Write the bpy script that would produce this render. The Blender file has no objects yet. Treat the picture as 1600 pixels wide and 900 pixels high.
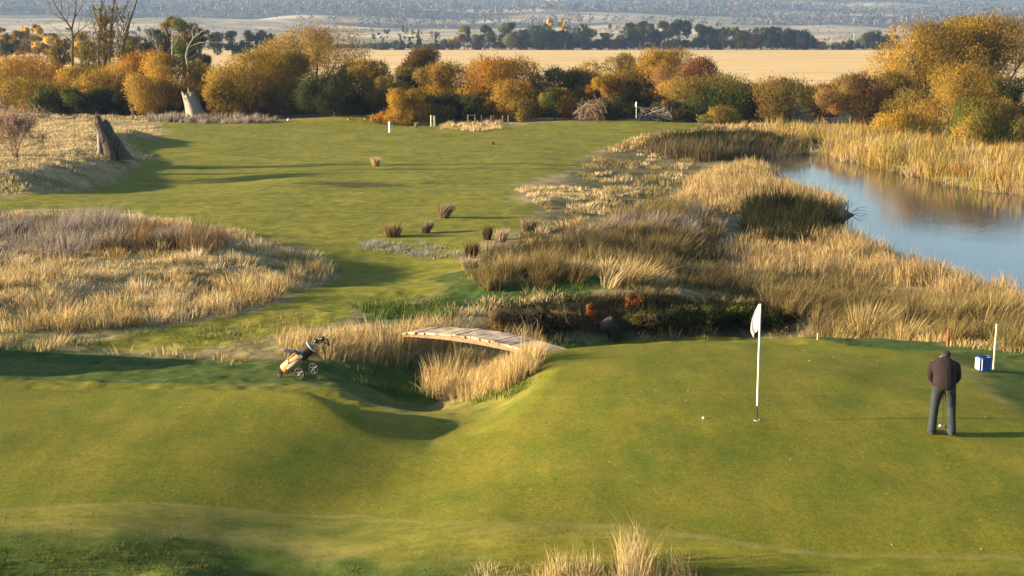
import bpy, bmesh, math, random, zlib
import numpy as np
from mathutils import Vector, Matrix

rng = np.random.default_rng(7)
random.seed(7)
scene = bpy.context.scene
COL = scene.collection
PI = math.pi

# ------------------------------------------------------------------ camera frame
FPX, PITCH, CAMH = 2200.0, math.radians(10.05), 7.0
CP, SP = math.cos(PITCH), math.sin(PITCH)

SUN_EL, SUN_AZ = math.radians(12.5), math.radians(264.0)      # clockwise from +Y
SUN_DIR = Vector((math.sin(SUN_AZ) * math.cos(SUN_EL), math.cos(SUN_AZ) * math.cos(SUN_EL), math.sin(SUN_EL)))


def lin(r, g, b):
    f = lambda c: (c / 255 / 12.92) if c / 255 <= .04045 else ((c / 255 + .055) / 1.055) ** 2.4
    return np.array([f(r), f(g), f(b)])


# ------------------------------------------------------------------ noise
def vnoise(x, y, seed=0):
    xi = np.floor(x).astype(np.int64); yi = np.floor(y).astype(np.int64)
    fx = x - xi; fy = y - yi
    fx = fx * fx * fx * (fx * (fx * 6 - 15) + 10); fy = fy * fy * fy * (fy * (fy * 6 - 15) + 10)

    def hsh(a, b):
        n = (a * 374761393 + b * 668265263 + seed * 974634777) & 0x7fffffff
        n = ((n ^ (n >> 13)) * 1274126177) & 0x7fffffff
        return ((n ^ (n >> 16)) & 0xffff) / 65535.0
    a = hsh(xi, yi); b = hsh(xi + 1, yi); c = hsh(xi, yi + 1); d = hsh(xi + 1, yi + 1)
    return (a * (1 - fx) + b * fx) * (1 - fy) + (c * (1 - fx) + d * fx) * fy


def fbm(x, y, oct=4, seed=0, gain=.5):
    s = 0; a = 1; t = 0
    for i in range(oct):
        s = s + a * vnoise(x * 2 ** i + 17.3 * i, y * 2 ** i - 9.1 * i, seed + i); t += a; a *= gain
    return s / t * 2 - 1                                          # -1..1


def sstep(a, b, x):
    t = np.clip((x - a) / (b - a), 0, 1)
    return t * t * (3 - 2 * t)


# ------------------------------------------------------------------ polygons
def sdf(poly, X, Y, margin=12.0):
    """signed distance to polygon, negative inside; clipped to +margin far away"""
    P = np.asarray(poly, float)
    out = np.full(X.shape, float(margin))
    m = (X > P[:, 0].min() - margin) & (X < P[:, 0].max() + margin) & (Y > P[:, 1].min() - margin) & (Y < P[:, 1].max() + margin)
    x = X[m]; y = Y[m]
    d = np.full(x.shape, 1e18); ins = np.zeros(x.shape, bool)
    for i in range(len(P)):
        ax, ay = P[i - 1]; bx, by = P[i]
        ex, ey = bx - ax, by - ay
        t = np.clip(((x - ax) * ex + (y - ay) * ey) / (ex * ex + ey * ey + 1e-12), 0, 1)
        d = np.minimum(d, (x - ax - t * ex) ** 2 + (y - ay - t * ey) ** 2)
        c = ((ay > y) != (by > y))
        with np.errstate(divide='ignore', invalid='ignore'):
            xs = ax + (y - ay) * ex / (ey if abs(ey) > 1e-12 else 1e-12)
        ins ^= c & (x < xs)
    d = np.sqrt(d); d[ins] *= -1
    out[m] = np.minimum(d, margin)
    return out


def dline(pts, X, Y, vals=None):
    """distance to polyline and interpolated value"""
    P = np.asarray(pts, float)
    best = np.full(X.shape, 1e9); val = np.zeros(X.shape)
    for i in range(len(P) - 1):
        ax, ay = P[i, :2]; bx, by = P[i + 1, :2]
        ex, ey = bx - ax, by - ay
        t = np.clip(((X - ax) * ex + (Y - ay) * ey) / (ex * ex + ey * ey), 0, 1)
        d = np.hypot(X - ax - t * ex, Y - ay - t * ey)
        m = d < best
        best[m] = d[m]
        if vals is not None:
            val[m] = (vals[i] + (vals[i + 1] - vals[i]) * t)[m]
    return best, val


# ------------------------------------------------------------------ terrain
_py = np.array([-500, 36, 41, 60, 80, 100, 130, 160, 185, 205, 240, 300, 900, 1100, 1600, 2500, 3200, 3900, 4600, 5400, 6500, 9000], float)
_pz = np.array([-.45, -.45, -.75, -1.1, -1.45, -1.7, -1.95, -2.05, -2.0, -1.4, 0, .1, 0, 2, 9, 26, 60, 105, 165, 225, 260, 260], float)
PLATEAU = [(-60, 27.6), (-10.7, 28.3), (-6.5, 28.1), (-4.2, 27.3), (-2.6, 25.7), (-1.5, 24.7), (-.7, 25.3), (.2, 27.6), (.5, 30.0), (.6, 31.7), (2.5, 32.5), (5.35, 32.7),
           (8.2, 32.1), (9.7, 31.2), (10.0, 29), (10.0, 26.8), (11.5, 24), (15, 20), (60, 12), (60, -60), (-60, -60)]
CREEK = [(-40, 33.5), (-10, 32.4), (-5, 32.2), (-3.0, 32.6), (-1.2, 34.2), (.6, 36.0), (3, 37.6), (7, 38.0), (12, 37.2), (20, 36.5), (60, 36)]
CREEKD = [.05, .1, .15, .5, .95, 1.0, 1.0, .95, .8, .5, .2]
ROUGH_L = [(-60, 38), (-14, 37.3), (-11.5, 38.6), (-9.0, 41.5), (-7.4, 45), (-7.3, 48), (-9.2, 52), (-12.5, 56), (-19, 60), (-60, 62)]
STRAW_L = [(-120, 70), (-27, 78), (-25.2, 84), (-26.6, 92), (-27.0, 100), (-29.8, 106), (-31.5, 111), (-29.8, 117), (-31, 124), (-38, 134), (-60, 150), (-120, 160)]
POND = [(17.5, 117), (18.3, 103), (17.6, 92), (18.8, 84), (19.0, 76), (16.6, 70), (16.2, 66), (16.8, 58), (18.2, 52), (21, 47.5), (30, 44.5), (75, 42), (110, 60), (110, 90),
        (60, 83), (38, 84), (29, 86), (27.5, 97), (26, 108), (25.2, 117), (22, 121)]
RIGHTBANK = [(9, 46), (15, 45), (30, 41.5), (120, 38), (120, 135), (20, 138), (9, 124), (8, 100), (9, 70)]


def height(X, Y, detail=True):
    X = np.asarray(X, float); Y = np.asarray(Y, float)
    shp = X.shape; X = X.ravel(); Y = Y.ravel()
    z = np.interp(Y, _py, _pz)
    # soften the joints of the profile
    z = (z + np.interp(Y * 1.04 + .6, _py, _pz) + np.interp(Y * .96 - .6, _py, _pz)) / 3
    near = (Y < 75)
    zz = z[near]; x = X[near]; y = Y[near]
    d, cd = dline(CREEK, x, y, CREEKD)
    zz = zz - cd * np.exp(-(d / 1.75) ** 2)
    zz = zz - .55 * np.exp(-(((x + 1.9) / 1.5) ** 2 + ((y - 30.4) / 2.2) ** 2))
    zz = zz + .55 * np.exp(-(((x - 3.5) / 8) ** 2 + ((y - 43.6) / 1.5) ** 2))     # top of the ditch bank
    s = sdf(PLATEAU, x, y, 8.0)
    zz = zz + .34 * sstep(8.5, 11, x) * sstep(35, 30, y)
    k = sstep(1.25 + .9 * sstep(8, 10, x), -.7, s)
    top = .30 * np.exp(-(((x - 4.5) / 5) ** 2 + ((y - 26.5) / 4) ** 2)) + .16 * np.exp(-(((x + 4.4) / 2.6) ** 2 + ((y - 26.4) / 1.5) ** 2)) + .12 * np.exp(-(((x + 10) / 4) ** 2 + ((y - 24) / 3) ** 2))
    ds, _ = dline([(-1.4, 26), (-1.7, 23), (-2.9, 20.4), (-3.6, 17), (-4, 10)], x, y)
    top = top - .34 * np.exp(-(ds / 1.8) ** 2)
    top = top + .20 * np.exp(-(((x + 3.2) / 1.1) ** 2 + ((y - 27.0) / 1.2) ** 2)) - .36 * np.exp(-(((x + 1.0) / .9) ** 2 + ((y - 28.1) / 1.4) ** 2))
    top = top + .62 * np.exp(-(((x + 4.35) / .95) ** 2 + ((y - 17.6) / .85) ** 2))
    top = top - .28 * sstep(19.8, 17.4, y)
    top = top + .05 * fbm(x * .35, y * .35, 3, 5)
    zz = zz * (1 - k) + top * k
    zz = zz + 1.9 * np.exp(-(((x + 16.3) / 2.4) ** 2 + ((y - 31.6) / 1.7) ** 2))  # unseen mound added left of frame to throw shade over the swale
    z[near] = zz
    mid = (Y > 30) & (Y < 240)
    zz = z[mid]; x = X[mid]; y = Y[mid]
    zz = zz + .6 * sstep(1.5, -3.5, sdf(ROUGH_L, x, y, 8) + .5 * fbm(x * .5, y * .5, 2, 3)) * sstep(62, 54, y)
    zz = zz + 1.15 * sstep(2.0, -3.0, sdf(STRAW_L, x, y, 9) + .7 * fbm(x * .3, y * .3, 2, 9))
    zz = zz - .45 * np.exp(-(((x + 21) / 5.5) ** 2 + ((y - 86) / 8) ** 2))
    zz = zz - .45 * np.exp(-(((x + 4.6) / 3.2) ** 2 + ((y - 50) / 5.5) ** 2))
    # far green's mound
    zz = zz + .35 * np.exp(-(((x - 9) / 9) ** 2 + ((y - 152) / 7) ** 2)) + .75 * np.exp(-(((x + 16) / 5) ** 2 + ((y - 157) / 4) ** 2)) + .45 * np.exp(-(((x + 10) / 9) ** 2 + ((y - 161) / 3.0) ** 2)) - .9 * np.exp(-(((x + 10.5) / 4.2) ** 2 + ((y - 154.5) / 3.2) ** 2))
    # creek along the far hedge is lower than the fairway
    rb = sdf(RIGHTBANK, x, y, 14)
    zz = zz + (-2.12 - zz) * sstep(8, -3, rb)
    p = sdf(POND, x, y, 12)
    zz = zz + (-3.2 - zz) * sstep(1.6, -1.6, p + .5 * fbm(x * .4, y * .4, 3, 31))
    z[mid] = zz
    far = Y > 950
    if far.any():
        x = X[far]; y = Y[far]
        a = sstep(1000, 3500, y)
        z[far] = z[far] + a * 55 * fbm(x / 900, y / 900, 4, 41) + sstep(950, 1400, y) * 5 * fbm(x / 260, y / 260, 3, 43)
    if detail:
        rough = sstep(.4, 1.2, sdf(PLATEAU, X, Y, 4)) * (Y < 240)
        z = z + rough * np.where(Y > 48, .03, .05) * fbm(X * 1.6, Y * 1.6, 3, 51) + .10 * rough * fbm(X * .22, Y * .22, 2, 53)
        z = z + (1 - rough) * .006 * fbm(X * 1.1, Y * 1.1, 2, 57) * (Y < 40)
    return z.reshape(shp)


def hz(x, y):
    return float(height(np.array([x]), np.array([y]))[0])


def at(px, py):
    """ground points seen at photograph pixels (vectorised march)"""
    px = np.atleast_1d(np.asarray(px, float)); py = np.atleast_1d(np.asarray(py, float))
    u = (px - 800) / FPX; v = (450 - py) / FPX
    dx, dy, dz = u, CP + v * SP, -SP + v * CP
    ts = np.concatenate([np.linspace(12, 70, 200), np.geomspace(70.8, 1500, 260)])
    T = ts[:, None]
    below = CAMH + dz * T - height(dx * T, dy * T, False) < 0
    k = np.clip(np.where(below.any(0), below.argmax(0), len(ts) - 1), 1, None)
    lo = ts[k - 1]; hi = ts[k]
    for _ in range(9):
        m = (lo + hi) / 2
        b = CAMH + dz * m - height(dx * m, dy * m, False) < 0
        hi = np.where(b, m, hi); lo = np.where(b, lo, m)
    t = (lo + hi) / 2
    return dx * t, dy * t


def atp(px, py):
    x, y = at([px], [py])
    return float(x[0]), float(y[0])


def poly_px(pts):
    x, y = at([p[0] for p in pts], [p[1] for p in pts])
    return list(zip(x, y))


def pix_at_dist(px, py, Y):
    """point seen at the pixel on the vertical plane at distance Y"""
    u = (px - 800) / FPX; v = (450 - py) / FPX
    dy = CP + v * SP
    t = Y / dy
    return Vector((u * t, Y, CAMH + (-SP + v * CP) * t))


# ------------------------------------------------------------------ mesh + tag helpers
def mesh_np(name, V, quads=None, tris=None, col=None, smooth=False):
    me = bpy.data.meshes.new(name)
    V = np.ascontiguousarray(V, np.float32)
    me.vertices.add(len(V)); me.vertices.foreach_set('co', V.ravel())
    nq = 0 if quads is None else len(quads); nt = 0 if tris is None else len(tris)
    loops = []
    if nq: loops.append(np.asarray(quads, np.int32).ravel())
    if nt: loops.append(np.asarray(tris, np.int32).ravel())
    L = np.concatenate(loops)
    me.loops.add(len(L)); me.loops.foreach_set('vertex_index', L)
    me.polygons.add(nq + nt)
    st = np.concatenate([np.arange(nq) * 4, nq * 4 + np.arange(nt) * 3]).astype(np.int32)
    me.polygons.foreach_set('loop_start', st)
    if smooth: me.polygons.foreach_set('use_smooth', np.ones(nq + nt, bool))
    me.update(calc_edges=True)
    if col is not None:
        a = me.color_attributes.new('tint', 'FLOAT_COLOR', 'POINT')
        c = np.ones((len(V), 4), np.float32); c[:, :3] = col
        a.data.foreach_set('color', c.ravel())
    return me


def link(name, me, mat=None, parent=None):
    o = bpy.data.objects.new(name, me); COL.objects.link(o)
    if mat is not None and me is not None: me.materials.append(mat)
    if parent is not None: o.parent = parent
    return o


def tag(o, label=None, cat=None, group=None, kind=None):
    if label: o['label'] = label
    if cat: o['category'] = cat
    if group: o['group'] = group
    if kind: o['kind'] = kind
    return o


def empty(name, loc, label, cat, group=None, rz=0):
    o = bpy.data.objects.new(name, None); COL.objects.link(o)
    o.location = loc; o.rotation_euler = (0, 0, rz); o.empty_display_size = .2
    return tag(o, label, cat, group)


class MB:
    """collects tubes, boxes and lathes into one mesh"""
    def __init__(s): s.v = []; s.f = []

    def tube(s, pts, rad, n=8, cap=True):
        pts = [Vector(p) for p in pts]
        if not hasattr(rad, '__len__'): rad = [rad] * len(pts)
        b = len(s.v); up = Vector((0, 0, 1))
        prevx = None
        for i, p in enumerate(pts):
            d = (pts[min(i + 1, len(pts) - 1)] - pts[max(i - 1, 0)]).normalized()
            if prevx is None:
                a = Vector((1, 0, 0)) if abs(d.x) < .8 else Vector((0, 1, 0))
                x = (a - d * a.dot(d)).normalized()
            else:
                x = prevx - d * prevx.dot(d)
                x = x.normalized() if x.length > 1e-6 else d.orthogonal().normalized()
            prevx = x; y = d.cross(x)
            for k in range(n):
                t = 2 * PI * k / n
                s.v.append(p + (x * math.cos(t) + y * math.sin(t)) * rad[i])
        for i in range(len(pts) - 1):
            for k in range(n):
                k2 = (k + 1) % n
                s.f.append((b + i * n + k, b + i * n + k2, b + (i + 1) * n + k2, b + (i + 1) * n + k))
        if cap:
            s.f.append(tuple(b + k for k in reversed(range(n))))
            e = b + (len(pts) - 1) * n
            s.f.append(tuple(e + k for k in range(n)))
        return s

    def ring(s, c, ax, R, r, n=28, m=8):
        """torus round axis ax"""
        c = Vector(c); ax = Vector(ax).normalized(); x = ax.orthogonal().normalized(); y = ax.cross(x)
        b = len(s.v)
        for i in range(n):
            t = 2 * PI * i / n; d = x * math.cos(t) + y * math.sin(t)
            for k in range(m):
                a = 2 * PI * k / m
                s.v.append(c + d * (R + r * math.cos(a)) + ax * r * math.sin(a))
        for i in range(n):
            for k in range(m):
                i2 = (i + 1) % n; k2 = (k + 1) % m
                s.f.append((b + i * m + k, b + i2 * m + k, b + i2 * m + k2, b + i * m + k2))
        return s

    def box(s, c, size, rot=None):
        c = Vector(c); b = len(s.v); hx, hy, hz_ = size[0] / 2, size[1] / 2, size[2] / 2
        R = rot or Matrix.Identity(3)
        for x in (-hx, hx):
            for y in (-hy, hy):
                for z in (-hz_, hz_):
                    s.v.append(c + R @ Vector((x, y, z)))
        for f in ((0, 1, 3, 2), (4, 6, 7, 5), (0, 4, 5, 1), (2, 3, 7, 6), (0, 2, 6, 4), (1, 5, 7, 3)):
            s.f.append(tuple(b + k for k in f))
        return s

    def build(s, name, mat, parent=None, smooth=True, bevel=0):
        me = bpy.data.meshes.new(name)
        me.from_pydata([tuple(v) for v in s.v], [], s.f)
        bm = bmesh.new(); bm.from_mesh(me)
        bmesh.ops.recalc_face_normals(bm, faces=bm.faces)
        if bevel:
            bmesh.ops.bevel(bm, geom=[e for e in bm.edges], offset=bevel, segments=2, affect='EDGES', clamp_overlap=True)
        bm.to_mesh(me); bm.free()
        if smooth:
            me.polygons.foreach_set('use_smooth', np.ones(len(me.polygons), bool))
            try: me.set_sharp_from_angle(angle=math.radians(50))
            except Exception: pass
        return link(name, me, mat, parent)


# ------------------------------------------------------------------ materials
def new_mat(name):
    m = bpy.data.materials.new(name); m.use_nodes = True
    m.node_tree.nodes.clear()
    return m, m.node_tree.nodes, m.node_tree.links


def out_node(N, L, sh):
    o = N.new('ShaderNodeOutputMaterial'); L.new(sh, o.inputs['Surface'])


def simple(name, rgb, rough=.6, var=.25, scale=8, metal=0, bump=0, rgb2=None, stretch=(1, 1, 1)):
    m, N, L = new_mat(name)
    b = N.new('ShaderNodeBsdfPrincipled')
    tc = N.new('ShaderNodeTexCoord'); mp = N.new('ShaderNodeMapping'); mp.inputs['Scale'].default_value = stretch
    L.new(tc.outputs['Object'], mp.inputs['Vector'])
    n = N.new('ShaderNodeTexNoise'); n.inputs['Scale'].default_value = scale; n.inputs['Detail'].default_value = 6
    L.new(mp.outputs['Vector'], n.inputs['Vector'])
    r = N.new('ShaderNodeValToRGB')
    c = np.array(rgb); c2 = np.array(rgb2) if rgb2 is not None else c * (1 + var)
    c1 = c if rgb2 is not None else c * (1 - var)
    r.color_ramp.elements[0].position = .33; r.color_ramp.elements[1].position = .68
    r.color_ramp.elements[0].color = (*c1, 1); r.color_ramp.elements[1].color = (*np.clip(c2, 0, 1), 1)
    L.new(n.outputs['Fac'], r.inputs['Fac']); L.new(r.outputs['Color'], b.inputs['Base Color'])
    b.inputs['Roughness'].default_value = rough; b.inputs['Metallic'].default_value = metal
    if bump:
        bp = N.new('ShaderNodeBump'); bp.inputs['Strength'].default_value = bump; bp.inputs['Distance'].default_value = .02
        L.new(n.outputs['Fac'], bp.inputs['Height']); L.new(bp.outputs['Normal'], b.inputs['Normal'])
    out_node(N, L, b.outputs['BSDF'])
    return m


def leafy(name, trans=.3):
    m, N, L = new_mat(name)
    a = N.new('ShaderNodeAttribute'); a.attribute_name = 'tint'
    d = N.new('ShaderNodeBsdfDiffuse'); t = N.new('ShaderNodeBsdfTranslucent'); mx = N.new('ShaderNodeMixShader')
    mx.inputs[0].default_value = trans
    L.new(a.outputs['Color'], d.inputs['Color']); L.new(a.outputs['Color'], t.inputs['Color'])
    L.new(d.outputs[0], mx.inputs[1]); L.new(t.outputs[0], mx.inputs[2])
    out_node(N, L, mx.outputs[0])
    return m


M_LEAF = leafy('leaf', .42)
M_BLADE = leafy('grass_blade', .35)
M_BARK = simple('bark', (.10, .075, .05), .9, .4, 9, bump=.6, stretch=(3, 3, .6))
M_PALEBARK = simple('pale_dead_wood', (.23, .195, .155), .85, .55, 5, bump=1, stretch=(4, 4, .5))
M_GREYWOOD = simple('grey_dead_wood', (.085, .068, .05), .9, .65, 4, bump=.9, stretch=(4, 4, .5))
M_GUMBARK = simple('gum_bark', (.30, .26, .21), .85, .3, 2)
M_TWIG = simple('twig', (.24, .16, .11), .9, .3, 20)


def ground_material():
    m, N, L = new_mat('turf_and_grassland')
    geo = N.new('ShaderNodeNewGeometry')

    def attr(n):
        a = N.new('ShaderNodeAttribute'); a.attribute_name = n
        s = N.new('ShaderNodeSeparateColor'); L.new(a.outputs['Color'], s.inputs['Color'])
        return s.outputs[0], s.outputs[1], s.outputs[2], a.outputs['Alpha']
    green, fair, lush, soil_shade = attr('zone_a')
    field, stripe, hill, wood = attr('zone_b')

    def noise(scale, detail=5, rough=.6, stretch=(1, 1, 1), loc=(0, 0, 0)):
        mp = N.new('ShaderNodeMapping'); mp.inputs['Scale'].default_value = stretch; mp.inputs['Location'].default_value = loc
        L.new(geo.outputs['Position'], mp.inputs['Vector'])
        n = N.new('ShaderNodeTexNoise'); n.inputs['Scale'].default_value = scale; n.inputs['Detail'].default_value = detail
        n.inputs['Roughness'].default_value = rough
        L.new(mp.outputs['Vector'], n.inputs['Vector'])
        return n.outputs['Fac']

    def ramp(fac, stops):
        r = N.new('ShaderNodeValToRGB'); e = r.color_ramp.elements
        while len(e) < len(stops): e.new(.5)
        for k, (p, c) in enumerate(stops):
            e[k].position = p; e[k].color = (*c, 1)
        L.new(fac, r.inputs['Fac']); return r.outputs['Color']

    def mix(fac, a, b, mode='MIX'):
        x = N.new('ShaderNodeMix'); x.data_type = 'RGBA'; x.blend_type = mode
        if isinstance(fac, float): x.inputs[0].default_value = fac
        else: L.new(fac, x.inputs[0])
        L.new(a, x.inputs[6]); L.new(b, x.inputs[7])
        return x.outputs[2]

    def mul(a, b):
        x = N.new('ShaderNodeMath'); x.operation = 'MULTIPLY'
        L.new(a, x.inputs[0])
        if isinstance(b, float): x.inputs[1].default_value = b
        else: L.new(b, x.inputs[1])
        return x.outputs[0]

    fine = noise(38, 4, .7); med = noise(2.6, 6, .65); big = noise(.35, 5, .6); patch = noise(.9, 5, .6, (1, .55, 1), (3, 9, 0))
    streak = noise(.6, 5, .6, (.35, 1.6, 1))
    # unmown dry grassland
    straw = ramp(med, [(.25, (.17, .125, .06)), (.5, (.33, .25, .13)), (.75, (.46, .37, .22))])
    rough_g = ramp(med, [(.25, (.05, .065, .018)), (.55, (.115, .12, .035)), (.8, (.22, .19, .07))])
    grass_fac = ramp(big, [(.42, (0, 0, 0)), (.62, (.8, .8, .8))])
    base = mix(grass_fac, straw, rough_g)
    lushc = ramp(med, [(.3, (.025, .05, .012)), (.55, (.055, .095, .02)), (.8, (.11, .14, .035))])
    base = mix(lush, base, lushc)
    # fairway
    f1 = ramp(streak, [(.25, (.112, .13, .018)), (.5, (.198, .187, .028)), (.75, (.275, .225, .044))])
    f2 = mix(.8, ramp(fine, [(.3, (.62, .68, .6)), (.7, (1.3, 1.25, 1.2))]), ramp(noise(4.5, 6, .8, (.5, 1.4, 1), (2, 7, 0)), [(.36, (.55, .62, .5)), (.6, (1.2, 1.15, 1.1))]), 'MULTIPLY')
    f3 = ramp(med, [(.3, (.75, .85, .7)), (.7, (1.15, 1.1, 1.1))])
    fw = mix(1.0, mix(.8, f1, f2, 'MULTIPLY'), f3, 'MULTIPLY')
    base = mix(fair, base, fw)
    # putting green
    g1 = ramp(patch, [(.25, (.10, .132, .014)), (.5, (.17, .160, .020)), (.75, (.228, .188, .028))])
    g2 = mix(.7, ramp(fine, [(.3, (.60, .66, .58)), (.7, (1.30, 1.26, 1.26))]), ramp(noise(11, 5, .75, (1, 1, 1), (5, 1, 0)), [(.35, (.72, .78, .7)), (.65, (1.2, 1.18, 1.15))]), 'MULTIPLY')
    g3 = ramp(med, [(.3, (.86, .95, .85)), (.7, (1.1, 1.05, 1.05))])
    g2 = mix(.8, g2, ramp(noise(21, 3, .8, (1, .7, 1), (9, 4, 2)), [(.42, (.78, .82, .76)), (.58, (1.16, 1.13, 1.1))]), 'MULTIPLY')
    gr = mix(1.0, mix(.9, g1, g2, 'MULTIPLY'), g3, 'MULTIPLY')
    mow = ramp(noise(1.0, 3, .5, (3.2, .22, 1), (4, 2, 0)), [(.4, (.86, .9, .86)), (.6, (1.09, 1.06, 1.05))])
    gr = mix(.4, gr, mow, 'MULTIPLY')
    base = mix(green, base, gr)
    tan = ramp(med, [(.3, (.23, .17, .06)), (.7, (.34, .26, .10))])
    base = mix(mul(stripe, .75), base, tan)
    dirt_shade = ramp(med, [(.3, (.02, .015, .01)), (.6, (.06, .04, .022)), (.8, (.13, .08, .045))])
    base = mix(soil_shade, base, dirt_shade)  # bare soil, plus the shade painted on the ditch bank
    fl = noise(.05, 6, .6, (.25, 1.2, 1)); fl2 = noise(1.1, 4, .6, (.2, 1, 1))
    fc = ramp(fl, [(.3, (.54, .37, .16)), (.5, (.68, .49, .235)), (.7, (.76, .57, .29))])
    fc = mix(.6, fc, ramp(fl2, [(.3, (.7, .66, .62)), (.7, (1.1, 1.1, 1.1))]), 'MULTIPLY')
    fc = mix(.75, fc, ramp(noise(.11, 4, .5, (.05, 1, 1), (0, 3, 0)), [(.33, (.55, .48, .42)), (.40, (1, 1, 1))]), 'MULTIPLY')
    base = mix(field, base, fc)
    h1 = noise(.004, 7, .65, (.6, 1, 1)); h2 = noise(.03, 5, .6)
    hc = ramp(h1, [(.34, (.13, .125, .07)), (.5, (.33, .27, .17)), (.62, (.62, .48, .31))])
    hc = mix(.8, hc, ramp(h2, [(.35, (.55, .58, .5)), (.6, (1.1, 1.1, 1.1))]), 'MULTIPLY')
    base = mix(hill, base, hc)
    wc = ramp(h2, [(.35, (.035, .04, .025)), (.65, (.12, .105, .07))])
    base = mix(wood, base, wc)
    b = N.new('ShaderNodeBsdfPrincipled')
    b.inputs['Roughness'].default_value = .95; b.inputs['Specular IOR Level'].default_value = .1
    L.new(base, b.inputs['Base Color'])
    bp = N.new('ShaderNodeBump'); bp.inputs['Strength'].default_value = .5; bp.inputs['Distance'].default_value = .015
    hsum = N.new('ShaderNodeMath'); hsum.operation = 'ADD'
    L.new(fine, hsum.inputs[0]); L.new(mul(med, 1.5), hsum.inputs[1])
    L.new(hsum.outputs[0], bp.inputs['Height']); L.new(bp.outputs['Normal'], b.inputs['Normal'])
    out_node(N, L, b.outputs['BSDF'])
    return m


M_GROUND = ground_material()

# ------------------------------------------------------------------ zones (drawn on the ground)
GREEN = poly_px([(-300, 585), (0, 592), (250, 601), (480, 608), (560, 625), (640, 657), (700, 670), (765, 652), (828, 616), (838, 575), (850, 538), (1000, 527), (1150, 528), (1300, 536),
                 (1470, 549), (1495, 575), (1550, 622), (1600, 655), (1780, 760), (1780, 890), (1600, 872), (1400, 868), (1250, 862), (1150, 848), (1050, 832), (950, 821), (800, 817),
                 (700, 817), (560, 806), (400, 799), (0, 797), (-300, 797)])
FAIRWAY = poly_px([(255, 190), (420, 189), (600, 186), (700, 194), (760, 200), (900, 190), (1060, 189), (1115, 198), (1000, 212), (925, 238), (885, 266), (795, 297), (835, 322), (850, 350), (770, 372), (715, 398),
                   (745, 440), (720, 458), (560, 474), (545, 500), (440, 522), (300, 548), (200, 545), (130, 535), (280, 508), (390, 488), (470, 458), (535, 420), (470, 385), (360, 362), (240, 338),
                   (150, 325), (0, 328), (-60, 318), (100, 300), (185, 284), (238, 246), (206, 228), (262, 211)])
LUSH = [poly_px(p) for p in ([(-200, 545), (0, 543), (200, 553), (420, 570), (520, 565), (640, 560), (700, 580), (690, 640), (600, 640), (500, 610), (250, 602), (-200, 588)],
                             [(700, 610), (840, 560), (850, 535), (1000, 522), (850, 520), (800, 560)],
                             [(-300, 830), (250, 832), (420, 850), (640, 880), (900, 905), (900, 960), (-300, 960)],
                             [(1480, 548), (1600, 560), (1700, 700), (1600, 655), (1550, 620)],
                             [(840, 516), (1150, 518), (1480, 538), (1640, 548), (1640, 600), (1560, 600), (1480, 560), (1150, 532), (850, 545)],
                             [(690, 430), (850, 400), (900, 420), (1150, 452), (1150, 466), (900, 466), (740, 484), (600, 505), (560, 480), (680, 465)])]
BANK_SHADE = [poly_px([(760, 480), (900, 466), (1100, 464), (1200, 475), (1250, 492), (1230, 518), (1000, 522), (840, 520), (770, 515)])]  # near-black earth colour stands in for the shade on the ditch bank
WEEDY = poly_px([(880, 285), (930, 245), (1000, 222), (1110, 232), (1080, 290), (960, 325), (850, 350), (830, 325), (960, 300)])
BARE = [poly_px(p) for p in ([(470, 287), (560, 283), (640, 289), (560, 293)], [(660, 268 + 17), (700, 284), (690, 288)])]
EDGE_LINE = poly_px([(-100, 796), (0, 796), (400, 798), (560, 806), (700, 817), (800, 817), (950, 820), (1050, 832), (1150, 848), (1250, 862), (1400, 868), (1600, 872)])
COLLAR = poly_px([(700, 665), (800, 632), (900, 622), (1050, 616), (1250, 615), (1450, 613), (1600, 622)])
BACKLINE = poly_px([(0, 592), (250, 600), (480, 606), (560, 622)])


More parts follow.
